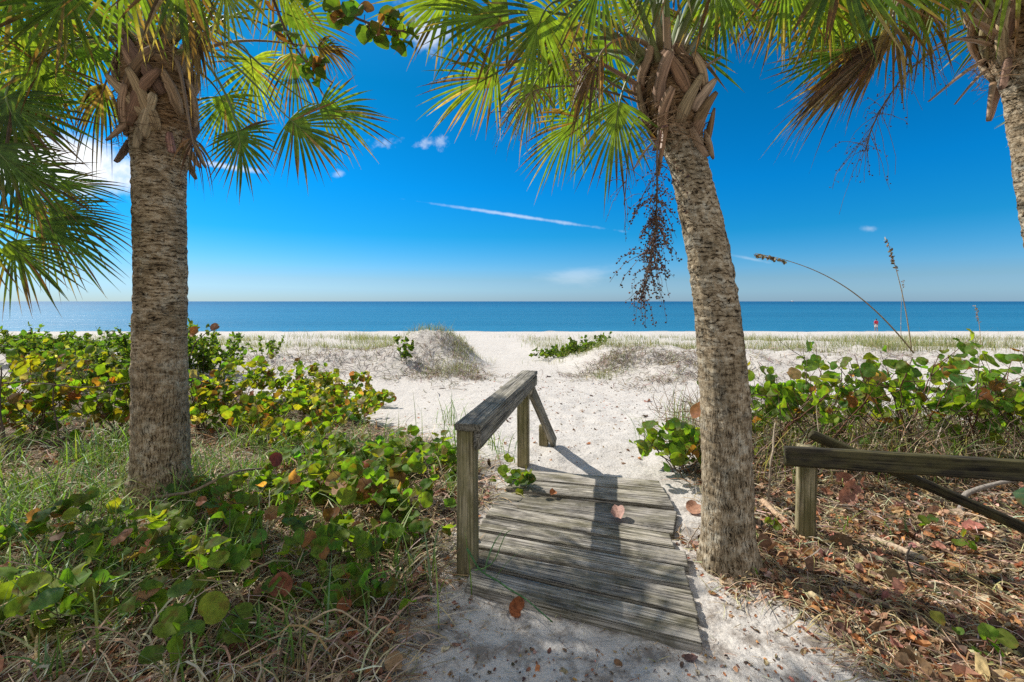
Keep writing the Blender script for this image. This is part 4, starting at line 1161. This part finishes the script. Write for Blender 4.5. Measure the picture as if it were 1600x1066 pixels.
tag(mb.build('green_grass', M_grass, smooth=False), 'long green grass growing through the straw left of the path', 'grass', kind='stuff')
# right side: brush, straw and grass
mb = MB()
ZR = lambda y: 1.25 * y + .5
x, y = scatter(15000, 1.5, 7.5, lambda y: y * 0 + 1.0, ZR, 1.3); x, y = keep(x, y)
strands(mb, x, y, .22 + .02 * y, .0016 + .0003 * y, STRAW, .03, curv=.7)
tag(mb.build('dry_grass', M_straw, smooth=False), 'dry straw strewn through the leaf litter on the right', 'dry grass', kind='stuff')
mb = MB()
n = 1500; x = rng.uniform(1.9, 6.4, n); y = rng.uniform(3.75, 6.2, n)
z = ground(x, y) + .02
for k in range(n):
    d = norm(np.array([rng.normal(0, .8), rng.normal(0, .6), abs(rng.normal(.5, .5))])); l = rng.uniform(.15, .6)
    p0 = np.array([x[k], y[k], z[k] + rng.uniform(0, .3)])
    p = bez(p0, p0 + d * l * .3 + rng.normal(0, .04, 3), p0 + d * l * .7 + rng.normal(0, .06, 3), p0 + d * l, 6)
    p[:, 2] = np.maximum(p[:, 2], z[k] - .01)
    tube(mb, p, np.linspace(.0042, .0015, 6) * rng.uniform(.5, 1.4), 4, pick([(.23, .17, .115, 3), (.14, .10, .07, 3), (.34, .27, .19, 1.5), (.24, .13, .07, 1)], 1)[0], cap=False)
tag(mb.build('dry_brush', M_twig), 'tangle of dry leafless twigs under the sea grapes on the right', 'brush', kind='stuff')
mb = MB()
x = rng.uniform(2.0, 6.6, 2000); y = rng.uniform(3.9, 6.4, 2000); blades(mb, x, y, .60, .0045, GRS + STRAW, .6)
for (bx, by, nn, hh) in ((1.52, 2.98, 26, .20), (1.42, 2.80, 14, .16), (2.35, 3.2, 8, .24), (2.6, 3.1, 6, .22), (1.55, 5.2, 20, .5), (1.9, 5.0, 24, .5)):
    blades(mb, bx + rng.normal(0, .05, nn), by + rng.normal(0, .05, nn), hh, .005, GRS, .6, 6)
tag(mb.build('green_grass', M_grass, smooth=False), 'sparse green grass among the brush on the right', 'grass', kind='stuff')

# leaf litter
LITP = [(.36, .16, .065, 3.6), (.36, .24, .14, 3), (.17, .095, .055, 4), (.40, .20, .125, 1.6), (.48, .37, .25, 1.4), (.08, .055, .036, 2.5)]
def flake_t():
    a = np.linspace(0, 2 * np.pi, 8, endpoint=False)
    v = np.concatenate([[[0, 0, 0]], np.stack([np.sin(a) * .62, -np.cos(a), 0 * a], -1)])
    return v, np.zeros((0, 4), int), np.array([[0, 1 + i, 1 + (i + 1) % 8] for i in range(8)])
FT = flake_t()
def litter(n, y0, y1, xl, xr, size, name, label, thr=.5, lift=.02, curl=.45):
    x, y = scatter(n, y0, y1, xl, xr, 1.3); x, y = keep(x, y, thr); n = len(x)
    c = np.stack([x, y, ground(x, y) + .006 + np.abs(rng.normal(0, lift, n))], -1)
    nr = norm(np.array([0, 0, 1.0]) + rng.normal(0, .42, (n, 3)))
    mb = MB(); add_leaves(mb, c, nr, size * np.exp(rng.normal(0, .4, n)), pick(LITP, n, .2), cup=rng.normal(0, curl, n), crumple=.16, tmpl=FT)
    tag(mb.build(name, M_litter, smooth=False), label, 'leaf litter', kind='stuff')
litter(13000, 1.5, 6.5, lambda y: y * 0 + 1.05, ZR, .0195, 'leaf_litter', 'brown and orange leaf litter carpeting the ground on the right')
litter(12000, 1.5, 6.5, XL, ZL, .019, 'leaf_litter', 'dark brown leaf litter under the vines on the left', .6)
mb = MB()
for (bx, by, rr0, n, a0, a1) in ((1.31, 2.78, .19, 260, -2.2, 2.4), (-2.87, 3.72, .25, 260, 0, 6.28)):
    a = rng.uniform(a0, a1, n); r = rr0 + np.abs(rng.normal(0, .10, n)); x = bx + np.cos(a) * r; y = by + np.sin(a) * r
    add_leaves(mb, np.stack([x, y, ground(x, y) + .008 + .05 * np.exp(-(r - rr0) / .05) * rng.random(n)], -1), norm(np.array([0, 0, 1.]) + rng.normal(0, .5, (n, 3))), .013 * np.exp(rng.normal(0, .5, n)), pick(LITP, n, .2), crumple=.2, tmpl=FT)
    strands(mb, x, y, .14, .002, STRAW, .02)
tag(mb.build('leaf_litter', M_litter, smooth=False), 'crumbled litter banked round the feet of the palms', 'leaf litter', kind='stuff')
# bits fallen on the bare sand and round the boardwalk
mb = MB()
n = 1500; x = rng.uniform(-.6, 1.6, n); y = rng.uniform(1.6, 2.9, n)
ok = ~((x > -.2) & (x < 1.1) & (y > 2.1 + .0 * x)); x, y = x[ok], y[ok]; n = len(x)
add_leaves(mb, np.stack([x, y, ground(x, y) + .004], -1), norm(np.array([0, 0, 1.]) + rng.normal(0, .3, (n, 3))), .007 * np.exp(rng.normal(0, .5, n)), pick(LITP, n, .2), crumple=.2, tmpl=FT)
n = 520; x = rng.uniform(-.5, 1.6, n); y = rng.uniform(1.6, 2.6, n); strands(mb, x, y, .06, .0012, STRAW, .006)
n = 1300; y = rng.uniform(4.5, 12, n); x = pathx(y) + rng.normal(0, 1.6, n)
add_leaves(mb, np.stack([x, y, ground(x, y) + .004], -1), norm(np.array([0, 0, 1.]) + rng.normal(0, .3, (n, 3))), .012 * np.exp(rng.normal(0, .5, n)), pick(LITP, n, .2), crumple=.2, tmpl=FT)
tag(mb.build('sand_debris', M_litter, smooth=False), 'scattered bits of leaf and wrack on the bare sand', 'debris', kind='stuff')

# dune grass band and dead stems on the dunes
mb = MB()
n = 46000; y = rng.uniform(14.2, 27, n); x = rng.uniform(-1.3, 1.3, n) * y
d = np.abs(x - pathx(y)); dn_ = vn(x * .35, y * .35, 91) + .5
ok = (d > 1.3 + .8 * rng.random(n)) & (dn_ > .42 * rng.random(n) + .06); x, y = x[ok], y[ok]
ok = fbm(x * .6, y * .45, 101, 3) + .10 * rng.normal(0, 1, len(x)) > -.06; x, y = x[ok], y[ok]
blades(mb, x, y, .38 * (1 + 1.3 * fbm(x * .8, y * .6, 103, 2)).clip(.35, 2), .0060, DUNEG, .7)
n = 6000; y = rng.uniform(27, 36, n); x = rng.uniform(-1.3, 1.3, n) * y
ok = vn(x * .2, y * .3, 95) > .1; blades(mb, x[ok], y[ok], .4, .008, DUNEG, .6)
# tufts along mound A and the feet of the dunes
for (bx, by, nn, hh, sx, sy) in ((-2.2, 14.1, 300, .32, .6, .3), (-1.45, 13.3, 280, .30, .22, .5), (3.2, 14.0, 420, .28, .9, .3), (-1.35, 11.6, 260, .30, .3, .4), (-1.9, 11.2, 120, .22, .3, .3), (2.3, 11.4, 160, .26, .2, .2), (2.75, 12.3, 120, .26, .25, .3), (2.9, 11.7, 60, .2, .2, .2), (-4.5, 14.2, 900, .34, 1.6, .5), (-8, 13.8, 1200, .36, 2.5, .9), (-3.0, 14.6, 500, .34, .8, .6), (4.6, 14.2, 700, .30, 1.5, .5), (8.8, 14.0, 900, .34, 2.2, .8), (10.8, 13.0, 300, .4, .3, .3), (14, 14, 700, .36, 2.5, .8)):
    blades(mb, bx + rng.normal(0, sx, nn), by + rng.normal(0, sy, nn), hh, .0045, DUNEG, .7)
tag(mb.build('dune_grass', M_grass, smooth=False), 'tan and green grass in a band along the dune crest', 'dune grass', kind='stuff')
mb = MB()
for (bx, by, nn, sx, sy) in ((-2.2, 12.6, 420, .8, 1.0), (-1.5, 11.3, 300, .5, .6), (-3.6, 12.0, 300, 1.1, 1.0), (3.0, 12.1, 700, .8, .9), (4.6, 11.9, 600, 1.1, 1.0), (8.0, 11.6, 500, 2.5, 1.0), (-5.5, 11.4, 300, 1.5, 1.0)):
    nn = int(nn * 1.6); cl_ = rng.normal(0, 1, (14, 2)); ci_ = rng.integers(0, 14, nn); strands(mb, bx + sx * (cl_[ci_, 0] + rng.normal(0, .3, nn)), by + sy * (cl_[ci_, 1] + rng.normal(0, .3, nn)), .30, .0075, [(.20, .16, .125, 3), (.27, .22, .17, 2), (.36, .31, .25, 2), (.20, .17, .09, 1)], .05, curv=1.0, rise=.12)
tag(mb.build('dead_stems', M_straw, smooth=False), 'dead grey vine stems lying over the sandy dune faces', 'dead stems', kind='stuff')

# ------------------------------------------------------------------ single fallen leaves and sticks
def one_leaf(label, p, nr, size, col, cup=.3, elong=1.0, crumple=.1, group=None, mat=None, ax=None):
    mb = MB(); add_leaves(mb, np.array([p], float), np.array([nr], float), np.array([size]), np.array([col]), cup=np.array([cup]), crumple=crumple, elong=elong, axis=None if ax is None else np.array([ax], float))
    tag(mb.build('fallen_leaf', mat or M_litter, origin=p), label, 'leaf', group or 'single fallen leaves')
def gp(px, py, z=0, up=.015): 
    Y = (CAMZ - z) * F / (py - 471); X = (px - 800) / F * Y
    return np.array([X, Y, (gz(X, Y) if z == 0 else z) + up])
one_leaf('large curled pink brown leaf lying on the boardwalk', gp(966, 808, DZ, .026), (-.25, -.3, .9), .056, (.40, .24, .19), .35, 1.3, .16, ax=(.25, .9, .1))
one_leaf('small orange leaf lying on the far boards of the boardwalk', gp(864, 775, DZ, .018), (.1, -.3, .9), .034, (.33, .13, .05), .25)
for k, (px, py, lab) in enumerate(((1108, 884, 'first of the rust red leaves in the sand at the foot of the leaning palm'), (1128, 893, 'second rust red leaf in the sand below the leaning palm'), (1148, 900, 'third rust red leaf, nearest the leaning palm trunk edge'))):
    one_leaf(lab, gp(px, py, 0, .014), (rng.normal(0, .3), -.2, .9), .046, (.30, .075, .035), .35, .7)
one_leaf('burnt orange leaf tucked under the front edge of the boardwalk', gp(806, 955, 0, .02), (.2, -.7, .6), .05, (.26, .09, .035), .3, .8)
one_leaf('rusty brown curled leaf standing in the shade of the vines', np.array([-1.17, 2.32, .16]), (.2, -.9, .3), .062, (.26, .095, .055), .3)
one_leaf('dark red leaf among the green vines behind the handrail', P(432, 718, 3.6), (.1, -.9, .3), .055, (.13, .035, .03), .2)
one_leaf('pinkish curled leaf at the right end of the boardwalk', gp(1085, 800, 0, .03), (-.3, -.5, .8), .06, (.36, .19, .12), .3)
for k, (px, py, w_) in enumerate(((1318, 762, 'top leaf'), (1330, 775, 'middle leaf'), (1345, 768, 'rightmost leaf'), (1322, 788, 'lowest leaf'))):
    one_leaf(f'{w_} of the bunch of pinkish dead leaves behind the mossy post', gp(px, py, 0, .05), (rng.normal(0, .4), -.8, .5), .066, (.33, .165, .115), .4, 1.2)
for k in range(34):
    for _ in range(40):
        y = rng.uniform(1.85, 3.4); x = rng.uniform(1.2, 1.15 * y)
        if zone(np.array([x]), np.array([y]))[0] > .9: break
    one_leaf('curled brown dead leaf lying in the litter right of the leaning palm', np.array([x, y, gz(x, y) + .028]), (rng.normal(0, .35), rng.normal(-.2, .3), .9), rng.uniform(.032, .060), pick(LITP[:5], 1, .15)[0], rng.normal(.2, .3), rng.uniform(.8, 1.5), .12, 'dead leaves strewn right of the leaning palm')
for k in range(14):
    y = rng.uniform(1.9, 3.0); x = rng.uniform(-1.5, -.45)
    one_leaf('brown dead leaf in the shaded straw left of the boardwalk', np.array([x, y, gz(x, y) + .035]), (rng.normal(0, .35), rng.normal(-.3, .3), .8), rng.uniform(.035, .055), pick([(.22, .10, .06, 1), (.28, .17, .10, 1), (.13, .075, .05, 1)], 1, .15)[0], rng.normal(.2, .3), rng.uniform(.8, 1.3), .12, 'dead leaves in the straw left of the boardwalk')

def stick(label, pts, r0, r1, col=(.26, .20, .14), name='fallen_branch'):
    pts = np.array(pts, float); n = 20; u = np.linspace(0, len(pts) - 1, n)
    p = np.stack([np.interp(u, np.arange(len(pts)), pts[:, i]) for i in range(3)], 1) + rng.normal(0, .004, (n, 3))
    for _ in range(2): p[1:-1] = .25 * p[:-2] + .5 * p[1:-1] + .25 * p[2:]
    mb = MB(); tube(mb, p, np.linspace(r0, r1, n) * (1 + rng.normal(0, .06, n)), 8, col)
    tag(mb.build(name, M_twig, origin=p[0]), label, 'branch', 'sticks and branches on the ground')
stick('pale peeled log stub lying in the litter under the dark rail', [gp(1365, 845, 0, .03), gp(1445, 880, 0, .03)], .020, .026, (.42, .32, .22))
stick('grey bent branch curving up behind the dark rail', [gp(1500, 800, 0, .0), P(1505, 775, 3.6), P(1530, 762, 3.6), P(1580, 752, 3.6), P(1640, 742, 3.5)], .022, .014, (.24, .21, .18))
stick('long dry stalk lying in the litter at the bottom right', [gp(1335, 900, 0, .03), gp(1440, 960, 0, .03)], .010, .008, (.44, .29, .15))
stick('broad pale dead frond stalk beside the mossy post', [gp(1190, 790, 0, .03), gp(1245, 838, 0, .03)], .026, .012, (.40, .27, .17))
stick('bare brown branch reaching right from the thick palm base', [gp(240, 800, 0, .10), P(300, 770, 3.2), P(370, 735, 3.3), gp(430, 745, 0, .1)], .012, .007, (.22, .16, .10))
stick('dark bent twig standing up in the litter on the right', [gp(1432, 915, 0, .0), P(1420, 890, 2.5), P(1416, 872, 2.5), P(1425, 850, 2.5)], .006, .004, (.06, .045, .035))
stick('long pale reed arching across the bottom of the straw', [P(360, 1062, 2.0), P(520, 945, 2.1), P(580, 985, 2.1), P(665, 1050, 2.0)], .005, .003, (.40, .30, .18))
stick('dark vine stem trailing through the straw at the lower left', [gp(60, 1010, 0, .05), gp(170, 985, 0, .06), gp(300, 965, 0, .05)], .007, .005, (.10, .075, .055))
stick('dark forked bare stem standing in the thicket left of the thick palm', [np.array([-4.9, 4.95, 0]), np.array([-4.95, 4.9, .5]), np.array([-4.9, 4.9, .98])], .009, .004, (.11, .08, .055))
stick('dark leaning bare stem at the far left of the thicket', [np.array([-5.2, 4.7, 0]), np.array([-5.35, 4.75, .45]), np.array([-5.5, 4.9, .9])], .013, .006, (.11, .08, .055))
stick('thin dark limb running level through the left thicket', [np.array([-5.42, 4.85, .72]), np.array([-5.2, 4.85, .75]), np.array([-4.6, 4.9, .66]), np.array([-3.6, 5.0, .78])], .007, .004, (.11, .08, .055))
stick('weathered branch standing beside the leaning palm trunk', [gp(1200, 790, 0, .0), P(1205, 720, 3.5), P(1212, 660, 3.6)], .010, .006, (.34, .27, .19))
stick('short dry stick pointing at the foot of the leaning palm', [gp(1072, 858, 0, .02), gp(1092, 832, 0, .05)], .006, .004, (.30, .24, .18))
stick('long twig with two withered leaves right of the thick trunk', [P(296, 560, 6.0), P(305, 535, 6.0), P(320, 522, 6.0), P(340, 511, 6.0)], .008, .004, (.10, .07, .05))
one_leaf('withered grey brown leaf at the tip of the long twig', P(337, 512, 5.98), (.2, -.9, .3), .06, (.20, .12, .09), .4, group='withered leaves on the twig')
one_leaf('orange withered leaf halfway up the long twig', P(306, 519, 5.98), (-.2, -.9, .3), .07, (.30, .13, .045), .4, group='withered leaves on the twig')

# green vine shoot crossing the near corner of the boards
stick('green runner shoot lying across the near left corner of the boards', [P(730, 860, 2.42), P(748, 892, 2.42), onz(790, 915, .08), onz(830, 945, .075), P(862, 970, 2.12)], .006, .003, (.06, .14, .05), 'grass_shoot')
stick('green grass stem springing up from the runner shoot over the boards', [P(745, 892, 2.42), P(772, 880, 2.42), P(788, 835, 2.45), P(800, 828, 2.45)], .003, .002, (.09, .17, .05), 'grass_shoot')

# ------------------------------------------------------------------ sea oats
def sea_oat(label, pts, r, nsp, u0, size, hang=.8):
    pts = np.array(pts, float); n = 36
    p = bez(*pts, n) if len(pts) == 4 else pts
    o = empty('sea_oat', p[0], label, 'sea oat', 'sea oat stalks')
    mb = MB(); tube(mb, p, np.linspace(r, r * .35, n), 5, (.34, .25, .14)); mb.build('stem', M_twig, o)
    hm = MB(); c = []; ax = []; nr = []
    for k in range(nsp):
        u = lerp(u0, 1, k / (nsp - 1)); i = min(int(u * (n - 1)), n - 2)
        q = lerp(p[i], p[i + 1], u * (n - 1) - i); td = norm(p[i + 1] - p[i])
        for _ in range(2):
            d = norm(td * .45 + np.array([0, 0, -hang]) + rng.normal(0, .35, 3)); sz = size * rng.uniform(.7, 1.2)
            c.append(q + d * sz * 1.1); ax.append(d); nr.append(rng.normal(0, 1, 3))
    n2 = len(c)
    add_leaves(hm, np.array(c), np.array(nr), np.full(n2, size), pick([(.30, .21, .12, 2), (.20, .14, .085, 2), (.42, .33, .21, 1)], n2, .15), cup=np.full(n2, .3), tmpl=FT)
    hm.build('seed_head', M_straw, o, smooth=False)
sea_oat('sea oat stalk arching far left with drooping seed head above the right thicket', [P(1428, 552, 4.4), P(1355, 460, 4.4), P(1290, 415, 4.4), P(1180, 396, 4.4)], .0075, 17, .84, .024)
sea_oat('upright sea oat stalk with silvery seed head above the right thicket', [P(1424, 545, 4.6), P(1416, 480, 4.6), P(1405, 430, 4.6), P(1385, 373, 4.6)], .006, 14, .72, .018)
sea_oat('short sea oat near the right edge against the water', [P(1532, 540, 8.5), P(1532, 520, 8.5), P(1530, 500, 8.5), P(1524, 477, 8.5)], .006, 9, .6, .022)
sea_oat('thin bare sea oat stalk just left of the upright one', [P(1408, 530, 6.5), P(1407, 500, 6.5), P(1408, 470, 6.5), P(1412, 438, 6.5)], .004, 4, .9, .014)

# ------------------------------------------------------------------ the walker on the beach
def person():
    X, Y = 569 / F * 61, 61.0; Z = gz(X, Y)
    o = empty('person', (X, Y, Z), 'person in a red top and pale shorts walking by the water', 'person')
    def skin(name, verts, edges, radii, col, parent):
        me = bpy.data.meshes.new(name); me.from_pydata([Vector(v) for v in verts], edges, [])
        ob = bpy.data.objects.new(name, me); COL.objects.link(ob)
        mo = ob.modifiers.new('Skin', 'SKIN'); me.skin_vertices.new() if not me.skin_vertices else None
        for sv_, r_ in zip(me.skin_vertices[0].data, radii): sv_.radius = (r_, r_)
        me.skin_vertices[0].data[0].use_root = True
        ob.modifiers.new('Subsurf', 'SUBSURF').levels = 1; ob.modifiers[-1].render_levels = 2
        m, nt, out = new_mat(name + '_colour')
        b = N(nt, 'ShaderNodeBsdfPrincipled'); b.inputs['Roughness'].default_value = .8
        nt.links.new(mix(nt, 1.0, col, ramp(nt, noise(nt, pos(nt), 25, 3), [(.3, gray(.85)), (.7, gray(1.1))]), 'MULTIPLY'), b.inputs['Base Color'])
        nt.links.new(b.outputs[0], out.inputs['Surface']); me.materials.append(m)
        ob.parent = parent; return ob
    V = [(0, 0, .95), (0, 0, 1.15), (0, 0, 1.38), (0, 0, 1.50), (0, .01, 1.60), (0, .015, 1.68),
         (-.17, 0, 1.40), (-.23, .03, 1.14), (-.22, .10, .92), (-.22, .12, .84), (.17, 0, 1.40), (.23, -.03, 1.14), (.22, -.02, .90), (.22, -.02, .82),
         (-.09, 0, .90), (-.10, .10, .50), (-.10, .02, .10), (-.10, .14, .05), (.09, 0, .90), (.10, -.02, .50), (.10, -.14, .10), (.10, -.02, .05)]
    E = [(0, 1), (1, 2), (2, 3), (3, 4), (4, 5), (2, 6), (6, 7), (7, 8), (8, 9), (2, 10), (10, 11), (11, 12), (12, 13), (0, 14), (14, 15), (15, 16), (16, 17), (0, 18), (18, 19), (19, 20), (20, 21)]
    RD = [.13, .12, .13, .055, .085, .075, .06, .042, .034, .03, .06, .042, .034, .03, .085, .058, .04, .035, .085, .058, .04, .035]
    skin('body', V, E, RD, (.30, .17, .11), o)
    skin('shirt', [(0, 0, .98), (0, 0, 1.18), (0, 0, 1.40), (-.17, 0, 1.41), (-.235, .02, 1.18), (.17, 0, 1.41), (.235, -.02, 1.18)], [(0, 1), (1, 2), (2, 3), (3, 4), (2, 5), (5, 6)], [.165, .15, .15, .075, .065, .075, .065], (.55, .02, .06), o)
    skin('shorts', [(0, 0, 1.0), (0, 0, .92), (-.09, 0, .86), (-.10, .07, .58), (.09, 0, .86), (.10, -.01, .58)], [(0, 1), (1, 2), (2, 3), (1, 4), (4, 5)], [.155, .14, .11, .095, .11, .095], (.62, .55, .52), o)
    skin('hair', [(0, .0, 1.58), (0, -.03, 1.66), (0, .0, 1.73)], [(0, 1), (1, 2)], [.075, .115, .085], (.015, .012, .012), o)
person()

# a far boat on the horizon
mb = MB(); bp = P(1238, 471.6, 4000); bp[2] = -2.6
Lh = 26; u = np.linspace(0, 1, 14); hwid = 4 * np.sin(np.pi * np.clip(u * .8 + .2, 0, 1)) ** .6 + .05
sec = [(-1, 5.5), (-.85, 2), (-.4, 0), (.4, 0), (.85, 2), (1, 5.5)]
v = np.array([[bp[0] + (a - .5) * Lh, bp[1] + h * s, bp[2] + zz * (1 + .3 * (1 - a))] for a, h in zip(u, hwid) for s, zz in sec])
q = [[i * 6 + j, i * 6 + j + 1, i * 6 + 6 + j + 1, i * 6 + 6 + j] for i in range(13) for j in range(5)] + [[i * 6 + 5, i * 6, i * 6 + 6, i * 6 + 11] for i in range(13)]
mb.add(v, q, None, (.8, .8, .8))
bo = empty('boat', bp, 'tiny white boat far out on the horizon right of the leaning palm', 'boat')
mb.build('hull', M_fruit, bo)
mb = MB(); beam(mb, bp + np.array([-4, 0, 8.0]), bp + np.array([6, 0, 8.0]), 4.5, 4.5, nl=6, nw=4); mb.build('cabin', M_fruit, bo)

# ------------------------------------------------------------------ light, sky, camera
SUN = np.array([-.78, .50, .92]); SUN = SUN / np.linalg.norm(SUN)
elev = math.asin(SUN[2]); az = math.atan2(SUN[0], SUN[1])       # from +Y towards +X
ld = bpy.data.lights.new('sun', 'SUN'); ld.energy = 4.5; ld.angle = R(.53); ld.color = (1, .955, .88)
lo = bpy.data.objects.new('sun', ld); COL.objects.link(lo)
lo.rotation_euler = Vector(SUN).to_track_quat('Z', 'Y').to_euler(); lo.location = (0, 0, 30)

w = bpy.data.worlds.new('World'); scene.world = w; w.use_nodes = True
nt = w.node_tree; nt.nodes.clear()
out = nt.nodes.new('ShaderNodeOutputWorld'); bg = nt.nodes.new('ShaderNodeBackground')
sky = nt.nodes.new('ShaderNodeTexSky'); sky.sky_type = 'NISHITA'; sky.sun_disc = False
sky.sun_elevation = elev; sky.sun_rotation = az; sky.air_density = 1.0; sky.dust_density = .35; sky.ozone_density = 2.6; sky.altitude = 0
hs = nt.nodes.new('ShaderNodeHueSaturation'); hs.inputs['Saturation'].default_value = 1.45; hs.inputs['Value'].default_value = .86; hs.inputs['Hue'].default_value = .49
nt.links.new(sky.outputs[0], hs.inputs['Color'])
tc = nt.nodes.new('ShaderNodeTexCoord')
sp = N(nt, 'ShaderNodeSeparateXYZ'); nt.links.new(tc.outputs['Generated'], sp.inputs[0])
dy = math_n(nt, 'MAXIMUM', sp.outputs[1], .02)
u_ = math_n(nt, 'DIVIDE', sp.outputs[0], dy); v_ = math_n(nt, 'DIVIDE', sp.outputs[2], dy)
cv = N(nt, 'ShaderNodeCombineXYZ'); nt.links.new(u_, cv.inputs[0]); nt.links.new(v_, cv.inputs[1])
front = math_n(nt, 'GREATER_THAN', sp.outputs[1], .03)
def cloud(px, py, rx, ry, rot, soft, nsc, amt, dens, sx=1.0):
    """a cloud at a fixed heading and elevation of the sky"""
    m = N(nt, 'ShaderNodeMapping'); m.vector_type = 'TEXTURE'
    m.inputs['Location'].default_value = ((px - 800) / F, (471 - py) / F, 0); m.inputs['Rotation'].default_value = (0, 0, rot); m.inputs['Scale'].default_value = (rx / F, ry / F, 1)
    nt.links.new(cv.outputs[0], m.inputs['Vector'])
    ln = N(nt, 'ShaderNodeVectorMath', operation='LENGTH'); nt.links.new(m.outputs[0], ln.inputs[0])
    nz = noise(nt, scaled(nt, cv.outputs[0], (nsc * sx, nsc, 1)), 1.0, 7, .6)
    d = math_n(nt, 'ADD', ln.outputs['Value'], math_n(nt, 'MULTIPLY', math_n(nt, 'SUBTRACT', nz, .5), amt))
    r = N(nt, 'ShaderNodeMapRange'); r.interpolation_type = 'SMOOTHSTEP'
    r.inputs['From Min'].default_value = 1.0; r.inputs['From Max'].default_value = 1.0 - soft; r.inputs['To Min'].default_value = 0; r.inputs['To Max'].default_value = dens
    nt.links.new(d, r.inputs['Value'])
    return r.outputs['Result']
cl = [cloud(80, 258, 175, 62, -.12, .55, 7, 1.7, 1.0), cloud(-60, 240, 130, 70, 0, .8, 5, 1.2, .8),
      cloud(602, 224, 28, 10, 0, 1., 30, 3.4, .32), cloud(673, 223, 26, 12, 0, 1., 30, 3.4, .36), cloud(668, 45, 44, 50, .3, 1., 14, 3.0, .6),
      cloud(530, 272, 16, 9, 0, 1., 24, 3, .3), cloud(1358, 357, 16, 7, 0, 1, 20, 2.5, .22),
      cloud(360, 261, 80, 6, -.16, 1, 16, 1.6, .6), cloud(805, 337, 165, 3.6, -.145, 1, 22, 1.8, .42), cloud(905, 430, 85, 18, .05, 1, 14, 3.0, .22, .3), cloud(1175, 405, 45, 4, -.2, 1, 16, 1.6, .22),
      cloud(150, 225, 60, 6, -.1, 1, 14, 1.8, .6)]
tot = cl[0]
for c in cl[1:]: tot = math_n(nt, 'MAXIMUM', tot, c)
tot = math_n(nt, 'MULTIPLY', tot, front)
hz = ramp(nt, sp.outputs[2], [(.0, (.31, .55, 1.12)), (.045, (.30, .47, .76)), (.14, (.06, .47, .70)), (.235, (.02, .52, .77)), (.42, (.02, .54, .64)), (.7, (.3, .75, .85))])
skyc = mix(nt, 1.0, hs.outputs[0], hz, 'MULTIPLY')
# unseen broken cloud overhead and behind the viewer, added as neutral fill light
hi = math_n(nt, 'MAXIMUM', N_range(nt, sp.outputs[2], .66, .86), N_range(nt, math_n(nt, 'MULTIPLY', sp.outputs[1], -1), .0, .35))
cn_ = ramp(nt, noise(nt, tc.outputs['Generated'], 2.6, 7, .6), [(.40, gray(0)), (.56, gray(1))])
skyc = mix(nt, math_n(nt, 'MULTIPLY', hi, cn_), skyc, (4.9, 4.65, 4.3))
fin = mix(nt, tot, skyc, (5.6, 5.7, 5.9))
nt.links.new(fin, bg.inputs['Color']); bg.inputs['Strength'].default_value = .14
nt.links.new(bg.outputs[0], out.inputs['Surface'])

cd = bpy.data.cameras.new('camera'); cam = bpy.data.objects.new('camera', cd); COL.objects.link(cam)
cam.location = (0, 0, CAMZ); cam.rotation_euler = (R(90), 0, 0)
cd.sensor_width = 36; cd.lens = F * 36 / 1600; cd.shift_y = -(533 - 471) / 1600; cd.clip_start = .05; cd.clip_end = 80000
scene.camera = cam
scene.view_settings.view_transform = 'Standard'; scene.view_settings.look = 'None'
scene.view_settings.exposure = .5; scene.view_settings.gamma = 1
scene.render.engine = 'CYCLES'
scene.cycles.use_denoising = False
scene.cycles.max_bounces = 8; scene.cycles.diffuse_bounces = 4; scene.cycles.transmission_bounces = 4
